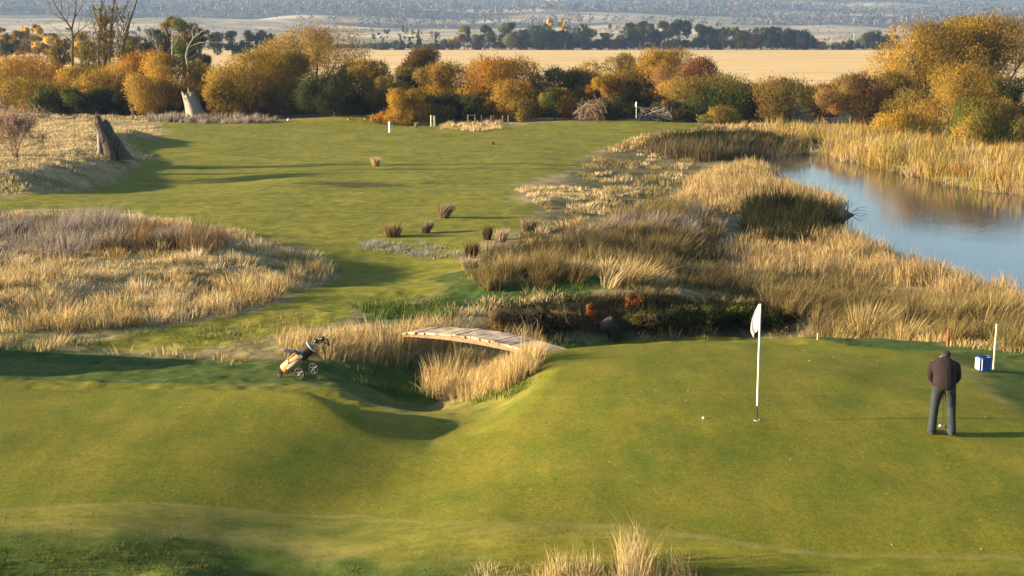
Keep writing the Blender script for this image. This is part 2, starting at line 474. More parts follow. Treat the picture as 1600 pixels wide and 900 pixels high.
def build_terrain():
    pys = np.arange(1010, 66.5, -1.25)
    rowsY = []
    for p in pys:
        v = (450 - p) / FPX
        rowsY.append(8.0 * (CP + v * SP) / (SP - v * CP))
    rowsY = np.array(rowsY)
    rowsY = np.concatenate([np.linspace(-70, rowsY[0] - .4, 26), rowsY[rowsY < 950], np.geomspace(960, 8500, 150)])
    u = np.concatenate([np.linspace(-1.9, -.56, 60, endpoint=False), np.linspace(-.56, .56, 660), np.linspace(.56, 1.9, 61)[1:]])
    Yg, Ug = np.meshgrid(rowsY, u, indexing='ij')
    Xg = Ug * (np.maximum(Yg, 0) + 8 + np.maximum(0, -Yg) * .3) * .92
    R, C = Xg.shape
    X = Xg.ravel(); Y = Yg.ravel()
    Z = height(X, Y)
    n1 = fbm(X * 1.8, Y * 1.8, 3, 71); n2 = fbm(X * .25, Y * .25, 3, 73)
    near = Y < 45; mid = (Y > 25) & (Y < 240)
    za = np.zeros((len(X), 4), np.float32); zb = np.zeros((len(X), 4), np.float32)
    sg = sdf(GREEN, X, Y, 6)
    za[:, 0] = sstep(.10, -.10, sg + .10 * n1)
    sf = sdf(FAIRWAY, X, Y, 10)
    wf = np.where(Y > 70, 1.0, .35)
    za[:, 1] = sstep(wf * .6, -wf * .6, sf + wf * (.8 * n1 + .6 * n2)) * (1 - za[:, 0])
    # mown surround of the green
    surround = sstep(2.3, 1.7, sg + .3 * n1) * (Y < 33.2) * (1 - za[:, 0])
    za[:, 1] = np.maximum(za[:, 1], surround * .9)
    fore = sstep(19.6, 19.0, Y + .3 * n2) * (np.abs(X) < 40)
    za[:, 1] = np.maximum(za[:, 1], fore * (1 - za[:, 0]))
    for p in LUSH:
        za[:, 2] = np.maximum(za[:, 2], sstep(.5, -.4, sdf(p, X, Y, 5) + .35 * n1 + .3 * n2))
    za[:, 1] *= 1 - .8 * za[:, 2] * (Y < 60)
    for p in BANK_SHADE: za[:, 3] = np.maximum(za[:, 3], sstep(.4, -.3, sdf(p, X, Y, 5) + .3 * n1))
    for p in BARE: za[:, 3] = np.maximum(za[:, 3], .75 * sstep(.9, -.6, sdf(p, X, Y, 5) + .9 * n1))
    wd = sstep(1.2, -1.0, sdf(WEEDY, X, Y, 6) + .8 * n1)
    za[:, 2] = np.maximum(za[:, 2], .35 * wd); za[:, 3] = np.maximum(za[:, 3], .42 * wd)
    dpond = sdf(POND, X, Y, 10)
    za[:, 3] = np.maximum(za[:, 3], sstep(1.5, 0, dpond))
    gully = sstep(156, 164, Y + 3 * n2) * sstep(224, 212, Y + 4 * n2) * (X < 36)
    za[:, 3] = np.maximum(za[:, 3], .75 * gully)
    zb[:, 0] = sstep(222, 236, Y + 4 * n2) * sstep(915, 905, Y)
    for line, w in ((EDGE_LINE, .056), (COLLAR, .03), (BACKLINE, .05)):
        d = np.full(X.shape, 9.0); d[near], _ = dline(line, X[near], Y[near])
        zb[:, 1] = np.maximum(zb[:, 1], sstep(w * 1.6, w * .4, d + w * .5 * n1) * (.18 if w < .055 else .17))
    zb[:, 2] = sstep(890, 915, Y)
    wn = wood_mask(X, Y)
    zb[:, 3] = wn
    V = np.stack([X, Y, Z], 1)
    idx = np.arange(R * C).reshape(R, C)
    Q = np.stack([idx[:-1, :-1], idx[:-1, 1:], idx[1:, 1:], idx[1:, :-1]], -1).reshape(-1, 4)
    # vertex normals of the whole sheet, so its pieces join without a seam
    Vg = V.reshape(R, C, 3)
    du = np.gradient(Vg, axis=1); dv = np.gradient(Vg, axis=0)
    Nn = np.cross(du, dv).reshape(-1, 3); Nn /= np.linalg.norm(Nn, axis=1, keepdims=True)
    fy = Y[Q].mean(1)
    zone = np.zeros(len(Q), int)
    zone[za[Q, 1].mean(1) > .5] = 2
    zone[(za[Q, 0].mean(1) > .5)] = 1
    zone[(fy > 228)] = 3
    zone[(fy > 900)] = 4
    names = ['ground', 'putting_green', 'fairway', 'field', 'hills']
    labels = ['rough dry grass ground around the green, creek and pond', 'smooth close mown putting green in the foreground', 'mown fairway turf running back to the trees, with mown fringe round the green',
              'pale golden stubble field behind the autumn trees', 'pale grassy foothills rising to hazy wooded hills']
    for k in range(5):
        q = Q[zone == k]
        used, inv = np.unique(q, return_inverse=True)
        me = mesh_np(names[k], V[used], inv.reshape(-1, 4), smooth=True)
        for an, arr in (('zone_a', za), ('zone_b', zb)):
            a = me.color_attributes.new(an, 'FLOAT_COLOR', 'POINT')
            a.data.foreach_set('color', np.ascontiguousarray(arr[used]).ravel())
        me.normals_split_custom_set_from_vertices(Nn[used].astype(np.float32))
        tag(link(names[k], me, M_GROUND), labels[k], names[k].replace('_', ' '), None, 'structure')


def wood_mask(X, Y):
    n = 1.5 * fbm(X / 800, Y / 270, 4, 91) + 1.6 * sstep(2150, 2900, Y) - .85
    return sstep(-.1, .18, n) * (Y > 1150)


# ------------------------------------------------------------------ blades
def blade_mesh(name, P, H, lean, W, col, tip=None, mat=None, parent=None, bend=.36):
    n = len(P)
    az = rng.uniform(0, PI, n)
    side = np.stack([np.cos(az), np.sin(az), np.zeros(n)], 1) * (W / 2)[:, None]
    ln = np.concatenate([lean, np.zeros((n, 1))], 1)
    up = np.zeros((n, 3)); up[:, 2] = H
    mid = P + up * .55 + ln * bend
    tipp = P + up + ln
    V = np.stack([P - side, P + side, mid - side * .85, mid + side * .85, tipp], 1).reshape(-1, 3)
    b = np.arange(n)[:, None] * 5
    Q = b + np.array([[0, 1, 3, 2]]); T = b + np.array([[2, 3, 4]])
    tip = col if tip is None else tip
    C = np.stack([col, col, (col + tip) / 2, (col + tip) / 2, tip], 1).reshape(-1, 3)
    me = mesh_np(name, V, Q, T, C)
    return link(name, me, mat or M_BLADE, parent)


def pick(pal, n):
    pal = np.array([p for p in pal]); w = rng.dirichlet(np.ones(2) * .6, n)
    a = pal[rng.integers(0, len(pal), n)]; b = pal[rng.integers(0, len(pal), n)]
    return a * w[:, :1] + b * w[:, 1:]


def reseed(text):
    global rng
    rng = np.random.default_rng(zlib.crc32(text.encode()))


def sample_poly(poly, dens, power=0.0, yref=40.0):
    P = np.asarray(poly); x0, y0 = P.min(0); x1, y1 = P.max(0)
    n = int((x1 - x0) * (y1 - y0) * dens * max(1, (yref / max(y0, 1)) ** power))
    n = min(n, 900000)
    X = rng.uniform(x0, x1, n); Y = rng.uniform(y0, y1, n)
    s = sdf(poly, X, Y, 1.0)
    edge = fbm(X * 1.3, Y * 1.3, 2, 101) * min(.5, .1 * (x1 - x0))
    keep = s < edge
    if power: keep &= rng.uniform(0, 1, n) < (max(y0, 1) / Y) ** power * 1.0
    return X[keep], Y[keep], s[keep]


PALS = {
    'gold': [(.55, .405, .185), (.46, .335, .145), (.62, .48, .255), (.35, .245, .105)],
    'straw': [(.55, .42, .225), (.63, .505, .305), (.44, .33, .17), (.37, .27, .12)],
    'olive': [(0.234, 0.1794, 0.0663), (0.2964, 0.2262, 0.0936), (0.1716, 0.1404, 0.0468), (0.3588, 0.2652, 0.117)],
    'grey': [(.25, .21, .18), (.31, .26, .22), (.20, .165, .135), (.36, .30, .235)],
    'silver': [(0.2592, 0.2592, 0.2376), (0.3096, 0.3024, 0.2736), (0.216, 0.216, 0.18)],
    'green': [(.06, .10, .02), (.09, .13, .03), (.13, .15, .04), (.05, .08, .02)],
    'reed': [(0.44, 0.3212, 0.1496), (0.3696, 0.2596, 0.11), (0.5104, 0.3872, 0.2024), (0.264, 0.1672, 0.0704)],
    'reedgreen': [(0.2838, 0.2322, 0.0516), (0.3784, 0.2838, 0.0688), (0.3956, 0.2236, 0.0688), (0.2064, 0.1892, 0.043), (0.43, 0.2924, 0.1032)],
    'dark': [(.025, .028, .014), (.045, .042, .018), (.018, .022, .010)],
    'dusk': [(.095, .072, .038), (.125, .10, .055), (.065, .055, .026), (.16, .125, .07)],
    'brown': [(.22, .14, .07), (.30, .20, .10), (.17, .11, .055)],
}


def grass(name, label, poly, pal, dens, h=(.5, .9), w=.012, clump=.5, cl_n=30, spread=.3, wind=(.12, .02), px=True, cat='grass', hn=.5, power=1.0, tipmul=1.12, cr=.30, top=None, pal2=None, thresh=None):
    reseed(label)
    poly = poly_px(poly) if px else poly
    # clump centres then blades round them
    X, Y, s = sample_poly(poly, dens, power)
    n = len(X)
    if n == 0: return None
    if thresh is not None:
        k = fbm(X * .45, Y * .45, 3, 111) > thresh
        X, Y, s = X[k], Y[k], s[k]; n = len(X)
    per = np.maximum(6, (cl_n * rng.uniform(.5, 1.4, n))).astype(int)
    idx = np.repeat(np.arange(n), per); m = len(idx)
    hm = 1 + hn * fbm(X * .5, Y * .5, 3, 121)
    ch = (rng.uniform(h[0], h[1], n) * hm)[idx]
    crad = (cr * rng.uniform(.6, 1.5, n))[idx]
    a = rng.uniform(0, 2 * PI, m); r = np.sqrt(rng.uniform(0, 1, m))
    bx = X[idx] + np.cos(a) * r * crad; by = Y[idx] + np.sin(a) * r * crad
    H = ch * rng.uniform(.55, 1.1, m) * (1 - .3 * r)
    lean = np.stack([np.cos(a) * r * spread * H + wind[0] * H, np.sin(a) * r * spread * H + wind[1] * H], 1) + rng.normal(0, .07, (m, 2)) * H[:, None]
    lean += (rng.normal(0, .20, (n, 2))[idx]) * H[:, None]
    bent = rng.uniform(0, 1, m) < .14
    lean[bent] += np.stack([np.cos(a), np.sin(a)], 1)[bent] * (H[bent] * .6)[:, None]; H[bent] *= .75
    bz = height(bx, by) - .03
    ccol = pick(PALS[pal], n)
    if pal2:
        sel = fbm(X * .3, Y * .3, 3, 131) > .1
        ccol[sel] = pick(PALS[pal2], int(sel.sum()))
    c = ccol[idx] * .6 + pick(PALS[pal], m) * .4 if not pal2 else ccol[idx] * rng.uniform(.75, 1.2, (m, 1))
    c = c * rng.uniform(.8, 1.15, (m, 1))
    W = np.maximum(w, .00042 * by) * rng.uniform(.7, 1.3, m)
    o = blade_mesh(name, np.stack([bx, by, bz], 1), H, lean, W, np.clip(c, 0, .85), np.clip(c * tipmul, 0, .88))
    return tag(o, label, cat, None, 'stuff')


def tussock(px, py, hpx, wpx, pal, label, lean=.25, n=260, gname='tussocks standing on the fairway', pal2=None):
    x, y = atp(px, py)
    sc = FPX / (y * CP + 7 * SP)
    h = hpx / sc; r = wpx / sc / 2
    z = hz(x, y)
    a = rng.uniform(0, 2 * PI, n); q = np.sqrt(rng.uniform(0, 1, n))
    P = np.stack([np.cos(a) * q * r * .55, np.sin(a) * q * r * .55, np.full(n, -.03)], 1)
    H = h * rng.uniform(.55, 1.08, n)
    ln = np.stack([np.cos(a) * q * r * .6 + lean * H, np.sin(a) * q * r * .6], 1) + rng.normal(0, .06, (n, 2)) * h
    c = pick(PALS[pal], n)
    if pal2: c[: n // 2] = pick(PALS[pal2], n // 2)
    o = blade_mesh('grass_tussock', P, H, ln, np.full(n, max(.012, .0005 * y)), c, c * 1.1)
    o.location = (x, y, z)
    return tag(o, label, 'tussock', gname)


# ------------------------------------------------------------------ trees
TP = {
    'gold': [(.31, .18, .024), (.36, .22, .031), (.25, .145, .02), (.40, .255, .042)],
    'orange': [(.35, .155, .025), (.40, .19, .032), (.28, .118, .02), (.39, .225, .038)],
    'olivegold': [(.23, .15, .026), (.29, .19, .034), (.17, .125, .025), (.33, .215, .042)],
    'olive': [(.15, .115, .028), (.20, .145, .033), (.11, .095, .024), (.25, .165, .038)],
    'brown': [(.20, .115, .045), (.26, .15, .055), (.15, .09, .035), (.22, .15, .04)],
    'russet': [(.24, .09, .035), (.30, .13, .045), (.18, .08, .03), (.28, .17, .05)],
    'dark': [(.03, .04, .014), (.045, .055, .018), (.025, .032, .012), (.06, .065, .02)],
    'green': [(.075, .10, .02), (.11, .13, .025), (.055, .075, .018), (.20, .19, .04)],
    'gum': [(.05, .06, .028), (.075, .08, .035), (.04, .048, .024), (.10, .095, .045)],
    'poplar': [(.72, .48, .07), (.78, .55, .10), (.62, .40, .05)],
    'bare': [(.36, .25, .18), (.44, .31, .22), (.29, .20, .145)],
    'hill': [(.09, .09, .075), (.15, .125, .10), (.06, .07, .055), (.20, .165, .13)],
    'bramble': [(.08, .065, .035), (.13, .09, .05), (.06, .065, .025), (.18, .13, .07)],
    'rust': [(.26, .085, .025), (.32, .115, .035), (.18, .06, .022), (.20, .12, .05)],
}


def leaf_mesh(name, P, D, Lh, Wd, C, parent, outward=None):
    n = len(P)
    D = D / (np.linalg.norm(D, axis=1, keepdims=True) + 1e-9)
    S = np.cross(D, rng.normal(0, 1, (n, 3))); S /= (np.linalg.norm(S, axis=1, keepdims=True) + 1e-9)
    if outward is not None:
        flip = np.einsum('ij,ij->i', np.cross(D, S), outward) > 0      # leaf faces turn outward
        S[flip] *= -1
    a = P - D * (Lh / 2)[:, None]; b = P + D * (Lh / 2)[:, None]
    c = P + S * (Wd / 2)[:, None]; d = P - S * (Wd / 2)[:, None]
    V = np.stack([a, c, b, d], 1).reshape(-1, 3)
    Q = np.arange(n * 4).reshape(-1, 4)
    me = mesh_np(name, V, Q, None, np.repeat(C, 4, 0), smooth=outward is not None)
    if outward is not None:
        fn = np.cross(D, -S)
        fn *= np.sign(np.einsum('ij,ij->i', fn, outward))[:, None]
        nn = outward * .62 + fn * .5; nn /= (np.linalg.norm(nn, axis=1, keepdims=True) + 1e-9)
        me.normals_split_custom_set_from_vertices(np.repeat(nn, 4, 0).astype(np.float32))
    return link(name, me, M_LEAF, parent)


def tree(name, label, px, Y, ytop, wpx, pal, group='autumn trees along the far hedge', cat='tree', ybot=None, fuzz=.6, dens=1.0, low=.04, lobes=14, leaf=1.0, pal2=None, trunkmat=None, shape='round', limbs=True, droop=.0, base_y=None, xy=None, ht=None, wid=None):
    reseed(label)
    if xy is None:
        top = pix_at_dist(px, ytop, Y)
        x, y = top.x, Y
        z = hz(x, y); H = top.z - z
        sc = FPX / (y * CP + (CAMH - z) * SP)
        Wd = wpx / sc
    else:
        x, y = xy; z = hz(x, y); H = ht; Wd = wid; sc = FPX / (y * CP + 7 * SP)
    root = empty(name, (x, y, z - .05), label, cat, group)
    R = Wd / 2
    k = max(4, lobes)
    # lobes inside the envelope
    cs = []; rs = []
    for i in range(k):
        f = rng.uniform(0, 1)
        t = low + (1 - low) * (.12 + .80 * f)
        if shape == 'round': env = math.sqrt(max(0.05, 1 - (2 * (t - .45)) ** 2)) if t > .45 else .80 + .2 * t / .45
        elif shape == 'cone': env = max(.08, 1.02 - t)
        elif shape == 'column': env = .95 * math.sqrt(max(.06, 1 - abs(2 * t - 1) ** 3))
        else: env = .5 + .5 * math.sin(PI * min(1, t))
        lr = (R * rng.uniform(.20, .48)) if shape == 'round' else R * rng.uniform(.3, .6) * max(.35, env)
        rr = max(0, R * env * rng.uniform(.8, 1.12) - lr * .5) * math.sqrt(rng.uniform(.2, 1)); a = rng.uniform(0, 2 * PI)
        zc = min(H * t, H - lr * .75)
        zc = max(zc, lr * .5)
        cs.append((math.cos(a) * rr, math.sin(a) * rr, zc)); rs.append(lr)
    cs.append((0, 0, H - .3 * R if shape == 'round' else H * .9)); rs.append(R * (.3 if shape == 'round' else .15))
    cs = np.array(cs); rs = np.array(rs)
    apx = (wpx * .64) * (H * sc * .64)
    n = int(np.clip(apx * 4.2 * dens, 150, 24000))
    ls = .64 * sc                                                   # rendered pixels per metre
    L0 = min(max(2.8 / ls, .07) * leaf, .4 * R); W0 = L0 * .22
    pr = rs ** 2 / (rs ** 2).sum()
    li = rng.choice(len(rs), n, p=pr)
    d = rng.normal(0, 1, (n, 3)); d /= np.linalg.norm(d, axis=1, keepdims=True)
    q = rng.uniform(.25, 1, n) ** .45 * (1 + fuzz * rng.normal(0, .22, n))
    P = cs[li] + d * (rs[li] * q)[:, None] * np.array([1, 1, .85])
    P[:, 2] = np.clip(P[:, 2], .03, None)
    D = d * .8 + np.array([0, 0, .75 - droop]) + rng.normal(0, .45, (n, 3))
    whole = P - np.array([0, 0, H * .4]); whole /= (np.linalg.norm(whole, axis=1, keepdims=True) + 1e-9)
    nrm = d * .7 + whole * .6; nrm /= np.linalg.norm(nrm, axis=1, keepdims=True)
    ccol = pick(TP[pal], len(rs))
    if pal2:
        m2 = rng.uniform(0, 1, len(rs)) < .4; ccol[m2] = pick(TP[pal2], int(m2.sum()))
    C = ccol[li] * .5 + pick(TP[pal], n) * .5
    if pal2: C = ccol[li] * rng.uniform(.75, 1.25, (n, 1))
    C *= rng.uniform(.8, 1.2, (n, 1))
    leaf_mesh('crown', P, D, L0 * rng.uniform(.6, 1.4, n), W0 * rng.uniform(.7, 1.3, n), np.clip(C, 0, .8), root, nrm)
    if limbs:
        mb = MB(); tr = max(.05, .028 * H)
        th = H * (.35 if shape == 'round' else .8)
        mb.tube([(0, 0, -.15), (rng.normal(0, .02) * H, rng.normal(0, .02) * H, th * .5), (rng.normal(0, .04) * H, rng.normal(0, .04) * H, th)], [tr * 1.3, tr, tr * .7], 6)
        for i in range(min(len(rs), 9)):
            s0 = Vector((0, 0, th * rng.uniform(.15, .9))); e = Vector(cs[i])
            m = (s0 + e) / 2 + Vector((0, 0, -.08 * H)) * rng.uniform(-.5, 1)
            mb.tube([s0, m, e], [tr * .5, tr * .35, tr * .12], 5, False)
            for _ in range(3):
                v = Vector(rng.normal(0, 1, 3)); v.z = abs(v.z)
                mb.tube([m.lerp(e, rng.uniform(0, .8)), e + v.normalized() * rs[i] * .9], [tr * .2, tr * .06], 4, False)
        mb.build('trunk', trunkmat or M_BARK, root)
    return root


def grow(mb, p, d, L, r, depth, spread=.55, up=.15, n=3, tips=None):
    p2 = p + d * L * .5 + Vector(rng.normal(0, .06, 3)) * L
    p3 = p + d * L + Vector(rng.normal(0, .10, 3)) * L
    mb.tube([p, p2, p3], [r, r * .8, r * .6], 5 if depth > 1 else 4, False)
    if depth == 0:
        if tips is not None: tips.append(p3)
        return
    for i in range(n):
        nd = (d + Vector(rng.normal(0, 1, 3)) * spread + Vector((0, 0, up))).normalized()
        st = p3 if i == 0 else p2.lerp(p3, rng.uniform(0, 1))
        grow(mb, st, nd, L * rng.uniform(.6, .85), r * .58, depth - 1, spread, up, n, tips)


def bare_tree(name, label, px, Y, pybase, ytop, stems, depth, mat, group=None, spread=.5, up=.2, leaves=None, nleaf=0, rad=.03, cat='tree', n=3, lsize=.25, base=None, lenf=.36, lw=.3):
    if base is None:
        b = pix_at_dist(px, pybase, Y); x, y = b.x, Y
    else: x, y = base
    z = hz(x, y); H = pix_at_dist(px, ytop, y).z - z
    root = empty(name, (x, y, z - .05), label, cat, group)
    mb = MB(); tips = []
    for i in range(stems):
        d = Vector((rng.normal(0, .32), rng.normal(0, .32), 1)).normalized() if stems > 1 else Vector((rng.normal(0, .05), 0, 1)).normalized()
        grow(mb, Vector((rng.normal(0, .04), rng.normal(0, .04), -.1)), d, H * lenf * rng.uniform(.8, 1.1), H * rad * (1 if stems == 1 else .6), depth, spread, up, n, tips)
    mb.build('trunk', mat, root)
    if leaves and tips:
        t = np.array([list(v) for v in tips])
        P = t[rng.integers(0, len(t), nleaf)] + rng.normal(0, H * .035, (nleaf, 3))
        leaf_mesh('crown', P, rng.normal(0, .5, (nleaf, 3)) + np.array([0, 0, .6]), np.full(nleaf, lsize), np.full(nleaf, lsize * lw), pick(TP[leaves], nleaf), root)
    return root


def px_limbs(name, label, Y, lines, mat, cat, group=None, depthj=.5, twigs=0):
    """limbs traced at their own distance, with depth of their own"""
    reseed(label)
    base = pix_at_dist(*lines[0][0][:2], Y); z = hz(base.x, Y)
    root = empty(name, (base.x, Y, z), label, cat, group)
    org = Vector((base.x, Y, z)); mb = MB()
    sc = FPX / (Y * CP + 8 * SP)
    jit = {}
    for ln in lines:
        j0 = rng.normal(0, depthj)
        pts = []; rd = []
        for i, (px, py, rp) in enumerate(ln):
            key = (px, py)
            if key not in jit: jit[key] = (j0 * i / max(1, len(ln) - 1))
            q = pix_at_dist(px, py, Y + jit[key]); pts.append(q - org); rd.append(rp / sc)
        mb.tube(pts, rd, 6)
        for _ in range(twigs):
            a = pts[-2].lerp(pts[-1], rng.uniform(0, 1)); v = (pts[-1] - pts[-2]).normalized() + Vector(rng.normal(0, .6, 3))
            mb.tube([a, a + v * rng.uniform(.3, .9)], [rd[-1] * .6, rd[-1] * .2], 4, False)
    mb.build('limbs', mat, root)
    return root


# ================================================================== BUILD
build_terrain()

# ---- water
m, N, L = new_mat('pond_water')
b = N.new('ShaderNodeBsdfPrincipled'); b.inputs['Base Color'].default_value = (.022, .038, .05, 1)
b.inputs['Roughness'].default_value = .05; b.inputs['IOR'].default_value = 2.4; b.inputs['Specular IOR Level'].default_value = .5
geo = N.new('ShaderNodeNewGeometry'); mp = N.new('ShaderNodeMapping'); mp.inputs['Scale'].default_value = (1, 2.2, 1)
L.new(geo.outputs['Position'], mp.inputs['Vector'])
n = N.new('ShaderNodeTexNoise'); n.inputs['Scale'].default_value = 1.6; n.inputs['Detail'].default_value = 3
n2 = N.new('ShaderNodeTexNoise'); n2.inputs['Scale'].default_value = .09
L.new(mp.outputs['Vector'], n.inputs['Vector']); L.new(geo.outputs['Position'], n2.inputs['Vector'])
rm = N.new('ShaderNodeMapRange'); rm.inputs[1].default_value = .4; rm.inputs[2].default_value = .7; rm.inputs[3].default_value = .04; rm.inputs[4].default_value = .4
L.new(n2.outputs['Fac'], rm.inputs[0])
bp = N.new('ShaderNodeBump'); bp.inputs['Distance'].default_value = .02
L.new(rm.outputs[0], bp.inputs['Strength']); L.new(n.outputs['Fac'], bp.inputs['Height']); L.new(bp.outputs['Normal'], b.inputs['Normal'])
out_node(N, L, b.outputs['BSDF'])
gx = np.linspace(5, 118, 60); gy = np.linspace(40, 130, 50)
GX, GY = np.meshgrid(gx, gy)
idx = np.arange(GX.size).reshape(GX.shape)
qq = np.stack([idx[:-1, :-1], idx[:-1, 1:], idx[1:, 1:], idx[1:, :-1]], -1).reshape(-1, 4)
c = np.stack([GX.ravel(), GY.ravel(), np.full(GX.size, -2.4)], 1)
keep = (sdf(POND, c[qq, 0].mean(1), c[qq, 1].mean(1), 9) < 7.0)
used, inv = np.unique(qq[keep], return_inverse=True)
o = link('water', mesh_np('water', c[used], inv.reshape(-1, 4)), m)
tag(o, 'still pond water reflecting sky and golden trees', 'water', None, 'structure')

# ---- hedge and trees -------------------------------------------------------
G1 = 'autumn trees along the far hedge'
HEDGE = [
    # px, Y, ytop, w, pal, pal2, label, extra
    (28, 190, 84, 150, 'orange', 'gold', 'broad orange willow at the far left behind the bare shrub', {}),
    (128, 184, 104, 90, 'gold', None, 'low golden willow above the dark gorse, right of the broad orange willow', {}),
    (205, 184, 80, 120, 'gold', 'orange', 'rounded golden willow in front of the tall bare trunks', {}),
    (266, 168, 82, 110, 'olivegold', 'gold', 'shaggy olive gold willow under the pale dead branches', {}),
    (322, 176, 96, 64, 'dark', 'olive', 'dark narrow tree right behind the pale leaning stump', {}),
    (395, 166, 72, 140, 'gold', 'olivegold', 'large golden willow right of the pale leaning stump', {'lobes': 18}),
    (350, 163, 122, 60, 'olivegold', None, 'small olive gold bush beside the pale leaning stump', {}),
    (492, 182, 38, 160, 'olivegold', 'gold', 'tallest domed gold willow in the left half of the hedge', {'lobes': 22}),
    (440, 172, 80, 90, 'olivegold', 'olive', 'olive gold tree filling in front of the tallest domed willow', {}),
    (522, 158, 112, 96, 'dark', None, 'big dark evergreen bush behind the far tee', {'lobes': 18, 'dens': 1.3}),
    (566, 172, 92, 84, 'gold', 'olivegold', 'golden tree behind the right shoulder of the dark evergreen', {}),
    (596, 160, 116, 66, 'olive', 'olivegold', 'mottled olive tree between dark evergreen and round golden bush', {}),
    (634, 153, 137, 64, 'gold', None, 'round bright golden bush behind the white stake', {}),
    (600, 154, 172, 36, 'orange', None, 'tiny orange bush left of the round bright golden bush', {'limbs': False}),
    (628, 170, 102, 60, 'dark', 'olive', 'dark tree directly behind the round bright golden bush', {}),
    (672, 182, 71, 82, 'brown', 'olive', 'brown olive tree standing up in front of the stubble field', {}),
    (692, 167, 97, 90, 'gold', 'olivegold', 'golden tree below the brown olive tree', {}),
    (690, 158, 144, 90, 'dark', 'olive', 'low dark thicket behind the pair of pale posts', {'dens': 1.2}),
    (770, 166, 90, 130, 'gold', 'orange', 'wide orange gold willow in the middle of the hedge', {'lobes': 20}),
    (800, 156, 124, 80, 'gold', 'olivegold', 'lower golden tree with pale stems in front of the wide willow', {'dens': .8, 'trunkmat': M_PALEBARK}),
    (742, 156, 150, 50, 'olive', 'dark', 'small olive bush behind the low rail fence', {}),
    (866, 166, 99, 90, 'olive', 'green', 'dusky green tree right of the wide orange gold willow', {}),
    (866, 154, 138, 62, 'orange', 'green', 'round bush half orange half green behind the far green', {}),
    (820, 153, 158, 46, 'olivegold', 'olive', 'small olive gold bush left of the half orange bush', {}),
    (912, 168, 106, 80, 'brown', 'olive', 'brown tree behind the grey twiggy brushwood', {}),
    (958, 176, 83, 100, 'olivegold', None, 'feathery olive gold tree against the field, left of its taller twin', {}),
    (1034, 176, 75, 116, 'gold', 'olivegold', 'tall feathery gold tree against the field above the far flag', {'lobes': 18}),
    (946, 161, 114, 56, 'orange', 'gold', 'glowing orange bush left of the far flag', {}),
    (988, 161, 122, 66, 'dark', 'olive', 'dark hollow shrub just above the far flag', {}),
    (962, 154, 158, 50, 'dark', 'bramble', 'dark low bush between brushwood and dead branch pile', {}),
    (1080, 166, 91, 110, 'russet', 'brown', 'russet red hawthorn right of the tall feathery gold tree', {}),
    (1058, 160, 118, 64, 'gold', 'orange', 'yellow orange hawthorn in front of the russet one', {}),
    (1112, 157, 117, 130, 'olive', 'green', 'broad olive green hawthorn at the right end of the far green', {'lobes': 20}),
    (1046, 154, 156, 44, 'bramble', 'olive', 'dull brown bush right beside the dead branch pile', {}),
    (1124, 149, 165, 56, 'olivegold', 'green', 'small yellow green bush at the foot of the broad hawthorn', {}),
    (1170, 158, 140, 70, 'dark', 'olive', 'dark shaded bush between two hawthorns', {}),
    (1236, 154, 122, 120, 'brown', 'olive', 'dark brown hawthorn hedge left of the reddish one', {'lobes': 16}),
    (1334, 150, 111, 104, 'brown', 'russet', 'reddish brown twiggy hawthorn left of the big willow', {'fuzz': .6}),
    (1392, 150, 112, 80, 'olivegold', 'olive', 'olive willow bush leaning out at the left of the big willow', {}),
    (1452, 156, 32, 150, 'olivegold', 'gold', 'big gold willow with open limbs, left of the two biggest', {'low': .34, 'lobes': 20, 'dens': .8}),
    (1556, 158, 23, 160, 'olivegold', 'gold', 'biggest olive gold willow at the right edge with open limbs', {'low': .36, 'lobes': 22, 'dens': .8}),
    (1508, 162, 27, 130, 'olivegold', 'gold', 'gold willow crown joining the two big open limbed willows', {'low': .36, 'lobes': 18, 'dens': .8}),
    (1492, 134, 100, 150, 'olivegold', 'gold', 'rounded gold willow on the pond bank below the big willows', {'lobes': 20}),
    (1410, 128, 172, 88, 'gold', 'olivegold', 'low orange gold bush on the far pond bank', {}),
    (1542, 122, 153, 116, 'green', 'olivegold', 'green leaved shrub on the pond bank in front of the willows', {'lobes': 18, 'leaf': 1.2}),
    (1594, 140, 116, 90, 'dark', None, 'black green shaded tree at the right edge', {'dens': 1.2}),
    (1606, 126, 180, 60, 'green', 'brown', 'low greenish brown bush at the right edge', {}),
]
for (px, Y, yt, w, p1, p2, lab, ex) in HEDGE:
    ex.setdefault('low', .0)
    tree('autumn_tree' if yt < 130 else 'bush', lab, px, Y, yt, w * 1.28, p1, G1 if yt < 130 else 'bushes along the far hedge', 'tree' if yt < 130 else 'bush', pal2=p2, **ex)
